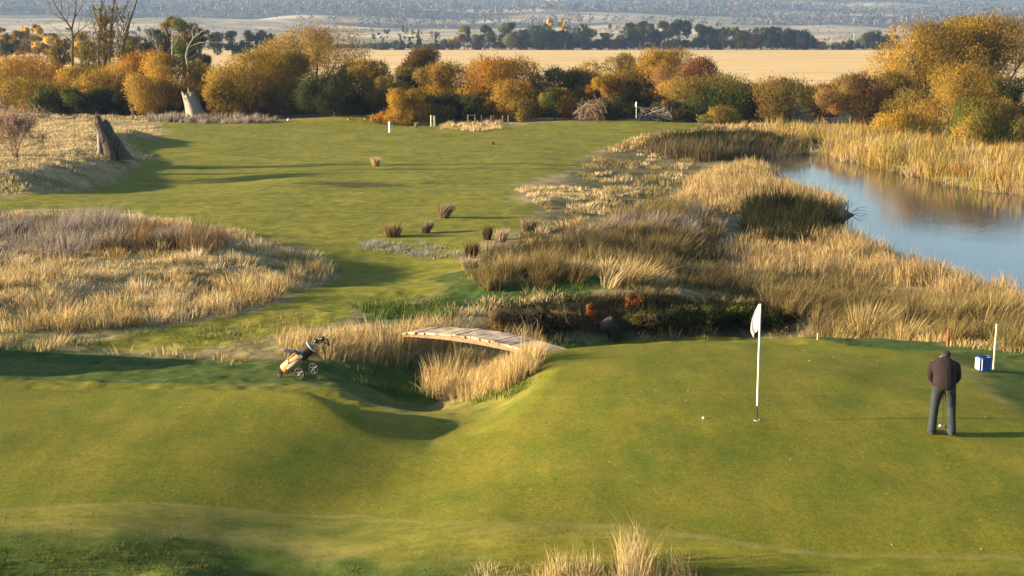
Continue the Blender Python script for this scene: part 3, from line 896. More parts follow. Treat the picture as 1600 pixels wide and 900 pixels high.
for (px, yt, w, p1, p2, lab) in [(296, 118, 70, 'olive', 'dark', 'dark undergrowth behind the pale leaning stump'), (450, 128, 110, 'olive', 'dark', 'olive undergrowth below the tallest domed willow'), (366, 128, 90, 'olivegold', 'olive', 'dull gold undergrowth behind the large golden willow'),
        (575, 134, 90, 'olive', 'brown', 'brown black undergrowth left of the round bright golden bush'), (655, 130, 90, 'olive', 'dark', 'dark undergrowth right of the round bright golden bush'), (735, 128, 100, 'olive', 'dark', 'olive undergrowth left of the wide orange gold willow'),
        (840, 128, 90, 'olive', 'brown', 'brownish undergrowth between the wide willow and the dusky tree'), (905, 130, 100, 'bramble', 'olive', 'dull undergrowth behind the grey twiggy brushwood'), (1005, 124, 100, 'olive', 'dark', 'olive undergrowth behind the far flag'),
        (1045, 134, 80, 'dark', 'bramble', 'dark undergrowth right of the far flag'), (1150, 128, 100, 'olive', 'brown', 'olive brown undergrowth behind the small yellow green bush'), (1195, 130, 90, 'bramble', 'olive', 'dull brown undergrowth left of the dark brown hawthorn hedge'),
        (1285, 128, 90, 'brown', 'olive', 'brown undergrowth between the brown and the reddish hawthorn'), (1365, 126, 90, 'olive', 'brown', 'olive undergrowth right of the reddish hawthorn'), (1440, 120, 110, 'olive', 'olivegold', 'olive undergrowth below the big gold willow'), (1540, 118, 120, 'olivegold', 'olive', 'olive gold undergrowth below the biggest willow'),
        (55, 118, 120, 'olivegold', 'olive', 'dull gold undergrowth behind the first gorse bushes'), (160, 112, 120, 'gold', 'olivegold', 'gold undergrowth behind the middle gorse bushes'), (238, 118, 90, 'olivegold', 'olive', 'olive gold undergrowth behind the last gorse bush')]:
    tree('undergrowth', lab, px, 176 if px < 1200 else 166, yt, w * 1.15, p1, 'undergrowth filling the far hedge', 'bush', pal2=p2, limbs=False, low=0)
for i, (px, yt, w, lab) in enumerate([(68, 140, 64, 'leftmost dark gorse bush of the low row'), (108, 138, 62, 'second dark gorse bush from the left in the low row'), (150, 137, 66, 'third and widest dark gorse bush of the low row'),
                                      (188, 140, 50, 'fourth dark gorse bush, left of the last one'), (218, 147, 44, 'last dark gorse bush at the right end of the row')]):
    tree('gorse_bush', lab, px, 170, yt, w, 'green' if i < 2 else 'dark', 'row of gorse bushes at the left', 'bush', pal2='dark' if i < 2 else 'green', limbs=False, dens=1.3)

# ---- trees at the upper left
px_limbs('dead_tree', 'dead tree with bleached white branches above the willows', 172,
         [[(296, 110, 2.48), (291, 88, 2.11), (294, 74, 1.61)], [(294, 74, 1.61), (312, 67, 1.36), (330, 66, 0.99), (352, 68, 0.37)], [(294, 74, 1.61), (302, 60, 1.12), (315, 50, 0.74), (326, 46, 0.37)],
          [(302, 60, 1.12), (300, 48, 0.62), (304, 40, 0.31)], [(312, 60, 0.81), (322, 54, 0.56), (333, 50, 0.25)], [(330, 66, 0.74), (338, 70, 0.50), (346, 75, 0.25)],
          [(296, 92, 1.86), (304, 86, 1.24), (309, 82, 0.74)], [(272, 105, 1.86), (269, 80, 1.61), (270, 62, 1.12), (269, 52, 0.37)], [(270, 75, 0.99), (277, 62, 0.62), (279, 50, 0.25)],
          [(250, 100, 1.24), (246, 76, 0.87), (240, 58, 0.50), (236, 45, 0.19)], [(248, 80, 0.74), (238, 66, 0.50), (231, 55, 0.19)], [(250, 95, 0.93), (240, 92, 0.62), (234, 88, 0.25)]],
         M_PALEBARK, 'dead tree', twigs=2)
q = px_limbs('bare_tree', 'tall bare tree with spreading limbs at the upper left', 196,
             [[(114, 118, 2.3), (113, 80, 2.1), (114, 62, 1.9), (112, 46, 1.6)], [(112, 46, 1.6), (104, 34, 1.3), (95, 22, 1.0), (84, 4, .7), (76, -22, .3)], [(112, 46, 1.5), (116, 28, 1.2), (119, 8, .9), (117, -20, .4)],
              [(104, 34, 1.0), (90, 26, .7), (80, 14, .4), (74, 0, .2)], [(95, 22, .8), (96, 6, .5), (92, -14, .2)], [(116, 28, .9), (126, 14, .6), (132, -4, .3)], [(113, 62, 1.2), (122, 50, .8), (132, 42, .5), (140, 28, .2)],
              [(113, 70, 1.0), (104, 58, .7), (94, 52, .4), (84, 42, .2)], [(119, 8, .6), (110, -4, .4), (104, -22, .2)], [(104, 34, .8), (108, 18, .5), (106, 2, .3)], [(122, 50, .6), (124, 36, .4), (130, 22, .2)]], M_BARK, 'tree', 'tall bare trees at the upper left', twigs=5)
nl = 420
leaf_mesh('crown', np.stack([rng.normal(-.6, 2.0, nl), rng.normal(0, 1.2, nl), rng.uniform(7, 16, nl)], 1), rng.normal(0, .5, (nl, 3)) + np.array([0, 0, .6]), np.full(nl, .30), np.full(nl, .07), pick(TP['olivegold'], nl), q)
for px, lab, yt in ((155, 'tall bare trunk left of the three upright ones', -10), (172, 'middle bare trunk of the three, with ivy green lower half', -20), (192, 'right bare trunk of the three, leaning right', -30)):
    x0 = px; dx = {155: 4, 172: 6, 192: 22}[px]
    q = px_limbs('bare_tree', lab, 196, [[(x0, 122, 2.6), (x0 - 1, 80, 2.3), (x0 + dx * .3, 45, 1.9), (x0 + dx, 0, 1.4), (x0 + dx * 1.3, yt - 20, .6)]] +
                 [[(x0 + s * 1, yy, 1.0), (x0 + s * 7, yy - 14, .7), (x0 + s * 11, yy - 32, .3)] for s, yy in ((-1, 60), (1, 48), (-1, 34), (1, 70), (1, 20), (-1, 84))], M_BARK, 'tree', 'tall bare trees at the upper left', twigs=3)
    nl = 700; org = q.location
    zz = rng.uniform(3, 13, nl)
    P = np.stack([rng.normal(0, .75, nl), rng.normal(0, .75, nl), zz], 1)
    leaf_mesh('crown', P, rng.normal(0, .5, (nl, 3)) + np.array([0, 0, .6]), np.full(nl, .45), np.full(nl, .13), pick(TP['olive'], nl), q)
UL = [(160, 240, 20, 34, 'olive', 'olivegold', 'thin olive tree behind the tall bare trunks'), (128, 230, 62, 60, 'olive', 'green', 'green tree behind the tall bare tree'), (92, 235, 48, 40, 'olive', 'olivegold', 'loose olive tree left of the tall bare tree'),
      (284, 250, 24, 56, 'green', 'olive', 'green gum behind the bleached dead tree'), (262, 252, 22, 46, 'gum', 'olive', 'dark gum crown on a leaning stem above the hedge'), (236, 255, 42, 50, 'dark', 'gum', 'dark tree between the bare trunks and the gum'),
      (205, 250, 52, 50, 'olive', 'green', 'olive tree filling behind the leaning bare trunk'), (8, 420, 50, 26, 'dark', None, 'dark round tree at the far left edge'), (310, 270, 38, 36, 'gum', 'dark', 'dusky gum right of the green gum')]
for (px, Y, yt, w, p1, p2, lab) in UL:
    tree('tree', lab, px, Y, yt, w, p1, 'trees behind the hedge at the upper left', pal2=p2, dens=.8, low=.08, lobes=18, shape='column', fuzz=.6)
for (px, yt, w, lab) in ((6, 42, 22, 'leftmost golden poplar at the far left'), (24, 48, 18, 'low golden poplar right of the leftmost'), (40, 40, 20, 'golden poplar in the middle of the left clump'), (60, 36, 18, 'tallest golden poplar of the left clump'),
                         (78, 50, 22, 'pale golden poplar at the right of the left clump'), (128, 46, 20, 'golden poplar seen behind the tall bare tree')):
    tree('poplar', lab, px, 520, yt, w * 1.5, 'gold', 'golden poplars at the far left', pal2='poplar', shape='column', lobes=12, limbs=False, dens=2.5)
for (px, yt, w, lab) in ((338, 50, 34, 'leftmost dark tree of the line right of the dead tree'), (362, 48, 30, 'second dark tree of the line right of the dead tree'), (386, 46, 34, 'dark tree in the middle of the line right of the dead tree'),
                         (408, 47, 30, 'dark tree just left of the tallest domed willow'), (424, 52, 24, 'dark tree half hidden by the tallest domed willow')):
    tree('dark_tree', lab, px, 600, yt, w, 'dark', 'dark trees on the left field edge', pal2='gum')

# ---- the shelterbelt beyond the field
SB = [(600, 66, 22, 'gum', 'low dark tree at the left end of the shelterbelt', 'round'), (622, 64, 20, 'dark', 'second low tree of the shelterbelt, over the gold trees', 'round'),
      (586, 62, 9, 'dark', 'slim conifer at the left end of the conifer row', 'cone'), (598, 60, 9, 'dark', 'slim conifer, second of the conifer row', 'cone'),
      (626, 56, 14, 'dark', 'conifer, third of the conifer row', 'cone'), (640, 57, 13, 'dark', 'conifer, fourth of the conifer row', 'cone'), (654, 52, 14, 'dark', 'tallest conifer of the row', 'cone'), (681, 55, 13, 'dark', 'conifer standing apart right of the row', 'cone'),
      (694, 60, 14, 'gum', 'small round tree right of the conifers', 'round'), (710, 58, 20, 'olive', 'pale wispy tree right of the conifers', 'round'), (725, 40, 19, 'olive', 'pale trunked gum with a small top', 'gum'), (742, 60, 18, 'olive', 'low tree between two pale trunked gums', 'round'),
      (757, 39, 30, 'gum', 'gum with a wide flat crown and forked pale trunk', 'gum'), (780, 62, 14, 'olivegold', 'small yellowish tree among the gums', 'round'), (798, 35, 34, 'gum', 'tall gum left of the golden poplars', 'round'),
      (822, 44, 24, 'gum', 'gum tucked beside the leaning crown', 'round'), (842, 38, 44, 'gum', 'large gum with a crown leaning right under the poplars', 'round'), (872, 48, 30, 'dark', 'dark tree under the right golden poplar', 'round'), (893, 60, 14, 'gum', 'small tree before the isolated domed tree', 'round'),
      (910, 36, 33, 'dark', 'isolated domed dark tree in the shelterbelt', 'round'), (940, 50, 21, 'dark', 'small domed dark tree right of the isolated one', 'round'), (960, 62, 18, 'brown', 'low brownish tree left of the long dark block', 'round'),
      (980, 35, 26, 'dark', 'first tree at the left of the long dark block', 'round'), (1000, 33, 26, 'gum', 'second tree of the long dark block', 'round'), (1020, 36, 24, 'dark', 'third tree of the long dark block', 'round'), (1040, 33, 26, 'gum', 'fourth tree of the long dark block', 'round'),
      (1062, 29, 28, 'dark', 'highest tree of the long dark block', 'round'), (1092, 38, 28, 'dark', 'tree just right of the highest one', 'round'), (1112, 42, 24, 'dark', 'round dark tree past the middle of the block', 'round'),
      (1130, 40, 26, 'gum', 'bushy gum past the middle of the block', 'round'), (1152, 41, 28, 'gum', 'gum with thin top in the right half of the block', 'round'), (1172, 43, 24, 'olive', 'olive tinted tree in the right half of the block', 'round'), (1190, 42, 26, 'gum', 'greyish tree in the right half of the block', 'round'),
      (1208, 40, 26, 'gum', 'tree with pale trunk near the right end of the block', 'round'), (1230, 43, 26, 'dark', 'dark tree near the right end of the block', 'round'), (1248, 46, 24, 'dark', 'next to last tree at the right end of the block', 'round'), (1264, 54, 20, 'dark', 'last low tree at the right end of the block', 'round'),
      (1282, 65, 22, 'brown', 'left one of two low russet bushes by the power poles', 'bush'), (1309, 66, 20, 'olivegold', 'right one of two low russet bushes by the power poles', 'bush'), (1326, 62, 16, 'dark', 'small dark tree left of the taller power pole', 'round'), (1352, 52, 26, 'gum', 'left tree of the group between the power poles', 'round'),
      (1370, 47, 26, 'gum', 'tallest tree of the group between the power poles', 'round'), (1394, 54, 24, 'dark', 'tree half hidden by the big willow, right of the poles', 'round')]
for (px, yt, w, p1, lab, shp) in SB:
    tree('shelterbelt_tree' if shp != 'cone' else 'conifer', lab, px, 880 if shp != 'cone' else 865, yt, w * (1.42 if shp != 'cone' else 1.15), p1, 'shelterbelt trees beyond the field', shape={'gum': 'round', 'bush': 'round', 'round': 'column'}.get(shp, shp),
         low=.3 if shp == 'gum' else .0, dens=2.5, leaf=.75, trunkmat=M_GUMBARK, lobes=11, limbs=shp in ('round', 'gum'), pal2={'gum': 'green', 'dark': 'gum'}.get(p1))
for (px, lab) in ((860, 'left one of two golden poplars above the shelterbelt'), (880, 'right one of two golden poplars above the shelterbelt')):
    tree('poplar', lab, px, 930, 25, 14, 'poplar', 'two golden poplars above the shelterbelt', shape='column', lobes=14, dens=5, leaf=.8)

# low scrub along the foot of the shelterbelt, shrubs on the foothills and woodland on the hills
def scatter_crowns(name, label, X, Y, size, pal, per, aspect=1.0, trunks=0):
    n = len(X); Z = height(X, Y)
    idx = np.repeat(np.arange(n), per); m = len(idx)
    d = rng.normal(0, 1, (m, 3)); d /= np.linalg.norm(d, axis=1, keepdims=True)
    s = size[idx]
    P = np.stack([X[idx], Y[idx], Z[idx] + s * aspect * .62], 1) + d * (s * .45 * rng.uniform(.5, 1, m))[:, None] * np.array([1, 1, aspect])
    C = pick(TP[pal], n)[idx] * rng.uniform(.75, 1.25, (m, 1))
    dn = d.copy()
    D = d + np.array([0, 0, .6]) + rng.normal(0, .4, (m, 3))
    L_ = s * .42; W_ = s * .26
    if trunks:
        k = rng.choice(n, trunks); s2 = size[k]
        P = np.concatenate([P, np.stack([X[k] + rng.normal(0, 1.5, trunks), Y[k] - 4, Z[k] + s2 * .6], 1)]); D = np.concatenate([D, np.tile([0, 0, 1.], (trunks, 1)) + rng.normal(0, .05, (trunks, 3))])
        L_ = np.concatenate([L_, s2 * 1.15]); W_ = np.concatenate([W_, np.full(trunks, 1.3)]); C = np.concatenate([C, np.tile([.5, .46, .40], (trunks, 1))]); dn = np.concatenate([dn, np.tile([-.5, -.8, .1], (trunks, 1))])
    return tag(leaf_mesh(name, P, D, L_, W_, C, None, dn), label, name.replace('_', ' '), None, 'stuff')


n = 900
xs = rng.uniform(-330, 330, n)
scatter_crowns('scrub', 'low dark scrub along the foot of the shelterbelt', xs, 890 + rng.uniform(-4, 10, n), rng.uniform(2, 4.5, n), 'gum', 14)
n = 900
xs = rng.uniform(-1100, 1100, n); ys = rng.uniform(930, 2300, n); k = np.abs(xs) < ys * .5
scatter_crowns('hillside_shrubs', 'scattered shrubs on the pale foothills', xs[k], ys[k], rng.uniform(2, 4.5, k.sum()), 'gum', 10)
n = 95000
ys = rng.uniform(1150, 5200, n); xs = rng.uniform(-1, 1, n) * (ys * .52 + 60)
k = rng.uniform(0, 1, n) < wood_mask(xs, ys) * np.clip(ys / 5200, .35, 1) * .62
xs, ys = xs[k], ys[k]
scatter_crowns('woodland', 'grey green gum woodland covering the far hills', xs, ys, rng.uniform(8, 15, len(xs)), 'hill', 8, 1.15, trunks=2600)

# power poles
mp_ = simple('pole_timber', (.34, .31, .27), .8, .15)
for px, yt, lab in ((1377, 53, 'right and tallest power pole at the field edge'), (1335, 52, 'middle power pole at the field edge'), (1303, 60, 'short power pole at the left of the three'), (1299, 54, 'faint far power pole left of the others')):
    Y = 880 if px > 1310 else 1150
    t = pix_at_dist(px, yt, Y); z = hz(t.x, Y); H = t.z - z
    r = empty('power_pole', (t.x, Y, z), lab, 'power pole', 'power poles at the field edge')
    MB().tube([(0, 0, -.3), (0, 0, H)], [.42, .34], 8).build('pole', mp_, r)
    MB().box((0, 0, H - .6), (2.2, .2, .22)).build('crossarm', mp_, r)

# ---- stumps, posts, flags ----------------------------------------------------
def snag(name, label, x, y, rings, mat, seed, jag=.4, noise=.18, n=22, wid2=1.0):
    z = hz(x, y)
    r_ = np.random.default_rng(seed); ph = r_.uniform(0, 6.28, 8)
    bm = bmesh.new(); prev = None
    for i, (h, cx, rx, ry) in enumerate(rings):
        row = []
        for k in range(n):
            t = 2 * PI * k / n
            w = 1 + noise * (math.sin(3 * t + ph[0] + h * .4) + .7 * math.sin(5 * t + ph[1]) + .5 * math.sin(9 * t + ph[2] + h)) * .6
            hh = h + (jag * (math.sin(2 * t + ph[3]) + .8 * math.sin(7 * t + ph[4])) * .5 if i == len(rings) - 1 else 0)
            row.append(bm.verts.new((cx + math.cos(t) * rx * w, math.sin(t) * ry * w, hh)))
        if prev:
            for k in range(n): bm.faces.new((prev[k], prev[(k + 1) % n], row[(k + 1) % n], row[k]))
        prev = row
    # hollow top
    last = rings[-1]
    inner = [bm.verts.new((v.co.x * .6 + last[1] * .4, v.co.y * .6, v.co.z - .5)) for v in prev]
    for k in range(n): bm.faces.new((prev[k], prev[(k + 1) % n], inner[(k + 1) % n], inner[k]))
    bm.faces.new(inner)
    bmesh.ops.recalc_face_normals(bm, faces=bm.faces)
    me = bpy.data.meshes.new('stump_body'); bm.to_mesh(me); bm.free()
    me.polygons.foreach_set('use_smooth', np.ones(len(me.polygons), bool))
    root = empty(name, (x, y, z - .1), label, 'stump')
    link('trunk', me, mat, root)
    return root


x, y = atp(174, 246)
st = snag('dead_stump', 'dark split dead stump leaning left on the straw bank', x, y, [(0, .10, .95, .7), (.25, .06, .80, .6), (.7, -.02, .66, .5), (1.1, -.10, .60, .46), (1.5, -.26, .52, .42), (1.9, -.42, .42, .36), (2.2, -.55, .40, .32), (2.5, -.70, .40, .30), (2.75, -.80, .30, .24)], M_GREYWOOD, 3, jag=.6, noise=.58)
MB().tube([(-.72, -.35, 0), (-.62, -.34, .7), (-.66, -.25, 1.5), (-.74, -.1, 2.1)], [.26, .20, .17, .08], 8).build('split_limb', M_PALEBARK, st)
MB().tube([(.62, -.1, 0), (.62, -.1, .7), (.70, -.1, 1.05), (.68, -.1, 1.3)], [.22, .16, .09, .02], 7).build('spike', M_GREYWOOD, st)
q = pix_at_dist(303, 178, 160)
st = snag('pale_stump', 'pale grey leaning stump with jagged top in front of the hedge', q.x, 160, [(0, .35, 1.05, .9), (.8, .2, .95, .85), (1.7, -.08, .82, .75), (2.5, -.42, .68, .6), (3.0, -.66, .62, .5)], M_PALEBARK, 5, jag=.45)
MB().tube([(-.5, 0, 2.6), (-.45, 0, 3.2), (-.55, 0, 3.7)], [.25, .14, .03], 7).build('spike', M_PALEBARK, st)

M_WHITE = simple('white_paint', (.80, .79, .75), .45, .06, 6)
M_CREAM = simple('cream_paint', (.62, .55, .40), .6, .12, 5)
M_REDST = simple('red_stake_paint', (.42, .09, .05), .6, .25, 8)
M_WEATH = simple('weathered_post', (.36, .24, .14), .85, .3, 9, stretch=(3, 3, .5))
M_BLACK = simple('black_plastic', (.012, .012, .013), .4, .3, 10)
M_STEEL = simple('brushed_steel', (.45, .45, .46), .3, .15, 12, metal=.9)


def post(name, label, cat, px, pyb, pyt, wpx, mat, group=None, flat=False, tipcol=None):
    x, y = atp(px, pyb); z = hz(x, y)
    H = pix_at_dist(px, pyt, y).z - z
    sc = FPX / (y * CP + 7.5 * SP); r = wpx / sc / 2
    mb = MB()
    if flat: mb.box((0, 0, H / 2 - .1), (2 * r, 1.4 * r, H + .2)); o = mb.build(name, mat, smooth=False, bevel=r * .25)
    else: mb.tube([(0, 0, -.2), (0, 0, H - r * .8), (0, 0, H - r * .2), (0, 0, H)], [r, r, r * .8, r * .3], 12); o = mb.build(name, mat)
    o.location = (x, y, z); o.rotation_euler = (rng.normal(0, .015), rng.normal(0, .015), rng.uniform(0, .5))
    return tag(o, label, cat, group)


post('distance_stake', 'white stake standing alone on the fairway', 'stake', 609, 207, 190, 3.4, M_WHITE)
post('marker_post', 'taller left post of the pale pair by the shaded hollow', 'post', 674, 197, 180, 2.6, M_CREAM, 'pair of pale posts', True)
post('marker_post', 'shorter right post of the pale pair by the shaded hollow', 'post', 679, 197, 181, 2.4, M_CREAM, 'pair of pale posts', True)
post('boundary_post', 'brown wooden post on the straw bank before the gorse', 'post', 208, 188, 167, 3, M_WEATH, None, True)
post('tee_marker', 'small white marker at the left of the far tee', 'marker', 451, 189, 185, 5, M_WHITE)
post('tee_marker', 'left one of two tiny red markers on the far tee', 'marker', 545, 187, 184.5, 4, M_REDST, 'tiny red tee markers')
post('tee_marker', 'right one of two tiny red markers on the far tee', 'marker', 571, 187, 184.5, 4, M_REDST, 'tiny red tee markers')
post('boundary_post', 'tall cream post beside the blue bin', 'post', 1552.5, 577, 506, 3.6, M_CREAM, None, True)
post('hazard_stake', 'short red stake in front of the tall grass behind the golfer', 'stake', 1481, 540, 514, 3, M_REDST, None, True)
post('marker_peg', 'thin cream peg at the back edge of the green', 'stake', 1277, 533, 520, 1.6, M_CREAM)
# low rail fence behind the far green
x0, y0 = atp(731, 196); fz = hz(x0, y0)
fr = empty('rail_fence', (x0, y0, fz), 'low wooden rail fence in front of the hedge', 'fence')
scf = FPX / (y0 * CP + 8 * SP)
for k, dx in enumerate((0, 11, 21, 36, 40, 54, 63)):
    MB().box((dx / scf, rng.normal(0, .2), .45), (.14, .14, 1.3 - .2 * (k > 1))).build('post', M_WEATH, fr, False)
MB().box((5.5 / scf, 0, 1.0), (13 / scf, .1, .12)).build('rail', M_GREYWOOD, fr, False)
MB().box((45 / scf, .1, .62), (38 / scf, .06, .06)).build('rail', M_GREYWOOD, fr, False)

M_FLAG, N, L = new_mat('flag_cloth')
d_ = N.new('ShaderNodeBsdfDiffuse'); d_.inputs[0].default_value = (.84, .83, .81, 1); t_ = N.new('ShaderNodeBsdfTranslucent'); t_.inputs[0].default_value = (.8, .79, .76, 1)
x_ = N.new('ShaderNodeMixShader'); x_.inputs[0].default_value = .35
L.new(d_.outputs[0], x_.inputs[1]); L.new(t_.outputs[0], x_.inputs[2]); out_node(N, L, x_.outputs[0])


def flagstick(label, px, pyb, H, cup=True):
    x, y = atp(px, pyb); z = hz(x, y)
    r = empty('flagstick', (x, y, z), label, 'golf flag', 'golf flags')
    s = 1.0 if cup else 1.6
    MB().tube([(0, 0, .27), (0, 0, H)], [.018 * s, .016 * s], 12).build('pole', M_WHITE, r)
    MB().tube([(0, 0, -.1), (0, 0, .28)], [.009, .009], 8).build('ferrule', M_BLACK, r)
    # limp cloth hanging in folds from the top of the pole
    V = []; F = []; nu, nv = 15, 17
    for i in range(nu):
        u = i / (nu - 1)
        for j in range(nv):
            v = j / (nv - 1)
            reach = .115 * math.sin(PI * min(1, v * .62 + .02)) + .01
            fold = .045 * math.sin(u * 9 + v * 2.0) * (.3 + v)
            zz = H - .01 - v * (.52 - .10 * (1 - u)) - u * .10 * v
            V.append((-reach * u * (1.1 - .35 * max(0, v - .82) / .18) - .012, reach * u * .95 + fold * u + .01 * math.sin(7 * v), zz))
    for i in range(nu - 1):
        for j in range(nv - 1):
            a = i * nv + j; F.append((a, a + nv, a + nv + 1, a + 1))
    me = bpy.data.meshes.new('flag'); me.from_pydata(V, [], F); me.polygons.foreach_set('use_smooth', np.ones(len(F), bool))
    f = link('flag', me, M_FLAG, r)
    if cup:
        # the hole in the green: flat disc coloured black for the shade inside
        hb = MB()
        n = 24; V = []
        hb.ring((0, 0, .002), (0, 0, 1), .054, .004, 24, 6)
        hb.build('hole_liner', M_WHITE, r)
        me2 = bpy.data.meshes.new('hole'); me2.from_pydata([(math.cos(2 * PI * k / n) * .053, math.sin(2 * PI * k / n) * .053, .004) for k in range(n)], [], [tuple(range(n))])
        link('hole', me2, M_BLACK, r)
    return r


flagstick('tall white flagstick with limp flag on the near green', 1182.5, 657, 2.13)
flagstick('distant white flagstick on the far green before the dead branches', 994, 190, 2.05, False)

M_BALL = simple('golf_ball', (.85, .85, .84), .35, .03, 40)


def ball(x, y, label):
    bm = bmesh.new(); bmesh.ops.create_icosphere(bm, subdivisions=3, radius=.0225)
    for v in bm.verts:
        v.co *= 1 - .012 * max(0, math.sin(v.co.x * 900) * math.sin(v.co.y * 900) * math.sin(v.co.z * 900))
    me = bpy.data.meshes.new('golf_ball'); bm.to_mesh(me); bm.free()
    me.polygons.foreach_set('use_smooth', np.ones(len(me.polygons), bool))
    o = link('golf_ball', me, M_BALL); o.location = (x, y, hz(x, y) + .022)
    return tag(o, label, 'golf ball', 'golf balls on the near green')


bx, by = atp(1099, 654.5)
ball(bx, by, 'white golf ball lying left of the tall flagstick')

# ---- golfer -------------------------------------------------------------------
M_SKIN = simple('skin', (.42, .22, .15), .55, .12, 12)
M_JACKET = simple('maroon_fleece', (.0145, .0058, .0072), .95, .3, 9, bump=1)
M_JEANS = simple('blue_grey_jeans', (.02, .029, .035), .9, .35, 9, bump=1, stretch=(1, 1, .6))
M_SHOE = simple('brown_shoes', (.08, .05, .034), .6, .25, 12)
M_CAP = simple('dark_cap', (.02, .018, .022), .85, .3, 14)
M_HAIR = simple('dark_hair', (.03, .022, .018), .8, .3, 30)


def skin_obj(name, chains, mat, parent=None, vox=.011, smooth=5, cap=1.0):
    """one continuous surface: tapered elliptic limbs fused by a voxel remesh"""
    bm = bmesh.new(); nr = 18
    for ch in chains:
        pts = [Vector(p[:3]) for p in ch]; rad = [(p[3], p[4] if len(p) > 4 else p[3]) for p in ch]
        # resample smoothly
        P = []; R = []
        for i in range(len(pts) - 1):
            p0 = pts[max(i - 1, 0)]; p1 = pts[i]; p2 = pts[i + 1]; p3 = pts[min(i + 2, len(pts) - 1)]
            for k in range(6):
                t = k / 6
                P.append(.5 * (2 * p1 + (p2 - p0) * t + (2 * p0 - 5 * p1 + 4 * p2 - p3) * t * t + (3 * p1 - p0 - 3 * p2 + p3) * t ** 3))
                e = t * t * (3 - 2 * t)
                R.append(tuple(rad[i][a] * (1 - e) + rad[i + 1][a] * e for a in (0, 1)))
        P.append(pts[-1]); R.append(rad[-1])
        d0 = (P[1] - P[0]).normalized(); d1 = (P[-1] - P[-2]).normalized()
        # rounded ends
        cap0 = [(P[0] - d0 * min(R[0]) * c * cap, tuple(r * q for r in R[0])) for c, q in ((.75, .45), (.5, .75), (.25, .92))]
        cap1 = [(P[-1] + d1 * min(R[-1]) * c, tuple(r * q for r in R[-1])) for c, q in ((.25, .92), (.5, .75), (.75, .45))]
        seq = cap0 + list(zip(P, R)) + cap1
        rows = []
        for i, (p, r) in enumerate(seq):
            d = (seq[min(i + 1, len(seq) - 1)][0] - seq[max(i - 1, 0)][0]).normalized()
            x = Vector((1, 0, 0)); x = (x - d * d.x); x = x.normalized() if x.length > .2 else Vector((0, 1, 0)).cross(d).normalized()
            y = d.cross(x).normalized()
            rows.append([bm.verts.new(p + x * math.cos(2 * PI * k / nr) * r[0] + y * math.sin(2 * PI * k / nr) * r[1]) for k in range(nr)])
        for a, b in zip(rows[:-1], rows[1:]):
            for k in range(nr): bm.faces.new((a[k], a[(k + 1) % nr], b[(k + 1) % nr], b[k]))
        bm.faces.new(list(reversed(rows[0]))); bm.faces.new(rows[-1])
    me = bpy.data.meshes.new(name); bm.to_mesh(me); bm.free()
    o = link(name, me, mat, parent)
    r = o.modifiers.new('fuse', 'REMESH'); r.mode = 'VOXEL'; r.voxel_size = vox; r.use_smooth_shade = True
    if smooth:
        sm = o.modifiers.new('soften', 'SMOOTH'); sm.iterations = smooth; sm.factor = .5
    bpy.context.view_layer.update()
    dg = bpy.context.evaluated_depsgraph_get(); ev = o.evaluated_get(dg)
    nm = bpy.data.meshes.new_from_object(ev)
    o.modifiers.clear(); o.data = nm
    nm.polygons.foreach_set('use_smooth', np.ones(len(nm.polygons), bool))
    if not nm.materials: nm.materials.append(mat)
    return o


gx_, gy_ = atp(1471, 679)
gz_ = hz(gx_, gy_)
body = []
pel = (0, -.06, .92, .15, .11); wai = (0, 0, 1.03, .14, .10); che = (0, .12, 1.17, .17, .12); nb = (0, .23, 1.27, .07, .065); nk = (.008, .29, 1.295, .055, .055)
body.append([pel, wai, che, nb, nk, (.012, .33, 1.305, .07, .08), (.015, .37, 1.31, .078, .098), (.015, .42, 1.285, .072, .09), (.015, .455, 1.245, .05, .06)])
for s_ in (-1, 1):
    body.append([(s_ * .07, -.06, .92, .10), (s_ * .105, -.04, .82, .088), (s_ * .145, .03, .48, .058), (s_ * .158, -.02, .30, .055), (s_ * .164, -.03, .09, .040)])
    body.append([(s_ * .164, -.05, .05, .038), (s_ * .172, .04, .045, .040), (s_ * .182, .15, .035, .036, .025)])
    body.append([(s_ * .10, .20, 1.24, .065), (s_ * .19, .215, 1.215, .062), (s_ * .222, .25, 1.00, .046), (s_ * .16, .32, .86, .038), (s_ * .05, .375, .765, .028), (s_ * .022, .395, .715, .034, .026)])
skin_body = skin_obj('person', body, M_SKIN)
skin_body.location = (gx_, gy_, gz_); skin_body.rotation_euler = (0, 0, -.26)
tag(skin_body, 'golfer in maroon fleece and jeans bent over a putt, seen from behind', 'person')
# fingers closing on the grip, thumbs, nose and ears
for s_ in (-1, 1):
    for k in range(4):
        zz = .735 - .021 * k; q = (1, 1.08, 1.02, .85)[k]
        skin_obj('finger', [[(s_ * .026, .392, zz, .0105), (s_ * .034 * q, .425, zz - .006, .0098), (s_ * .008, .425 + .022 * q, zz - .012, .009), (-s_ * .016 * q, .424, zz - .016, .008)]], M_SKIN, skin_body, vox=.004, smooth=2)
    skin_obj('thumb', [[(s_ * .020, .385, .76, .012), (s_ * .014, .412, .742, .011), (s_ * .002, .428, .712, .009)]], M_SKIN, skin_body, vox=.004, smooth=2)
    skin_obj('ear', [[(s_ * .080 + .015, .375, 1.325, .012, .02), (s_ * .090 + .015, .365, 1.30, .010, .016)]], M_SKIN, skin_body, vox=.005, smooth=2)
skin_obj('nose', [[(.015, .485, 1.275, .012), (.015, .505, 1.245, .014)]], M_SKIN, skin_body, vox=.005, smooth=2)
j = [[(0, -.050, .885, .205, .155), (0, -.055, .94, .20, .155), (0, .01, 1.05, .195, .15), (0, .10, 1.17, .205, .15), (0, .19, 1.255, .17, .115), (.005, .25, 1.285, .085, .08)]]
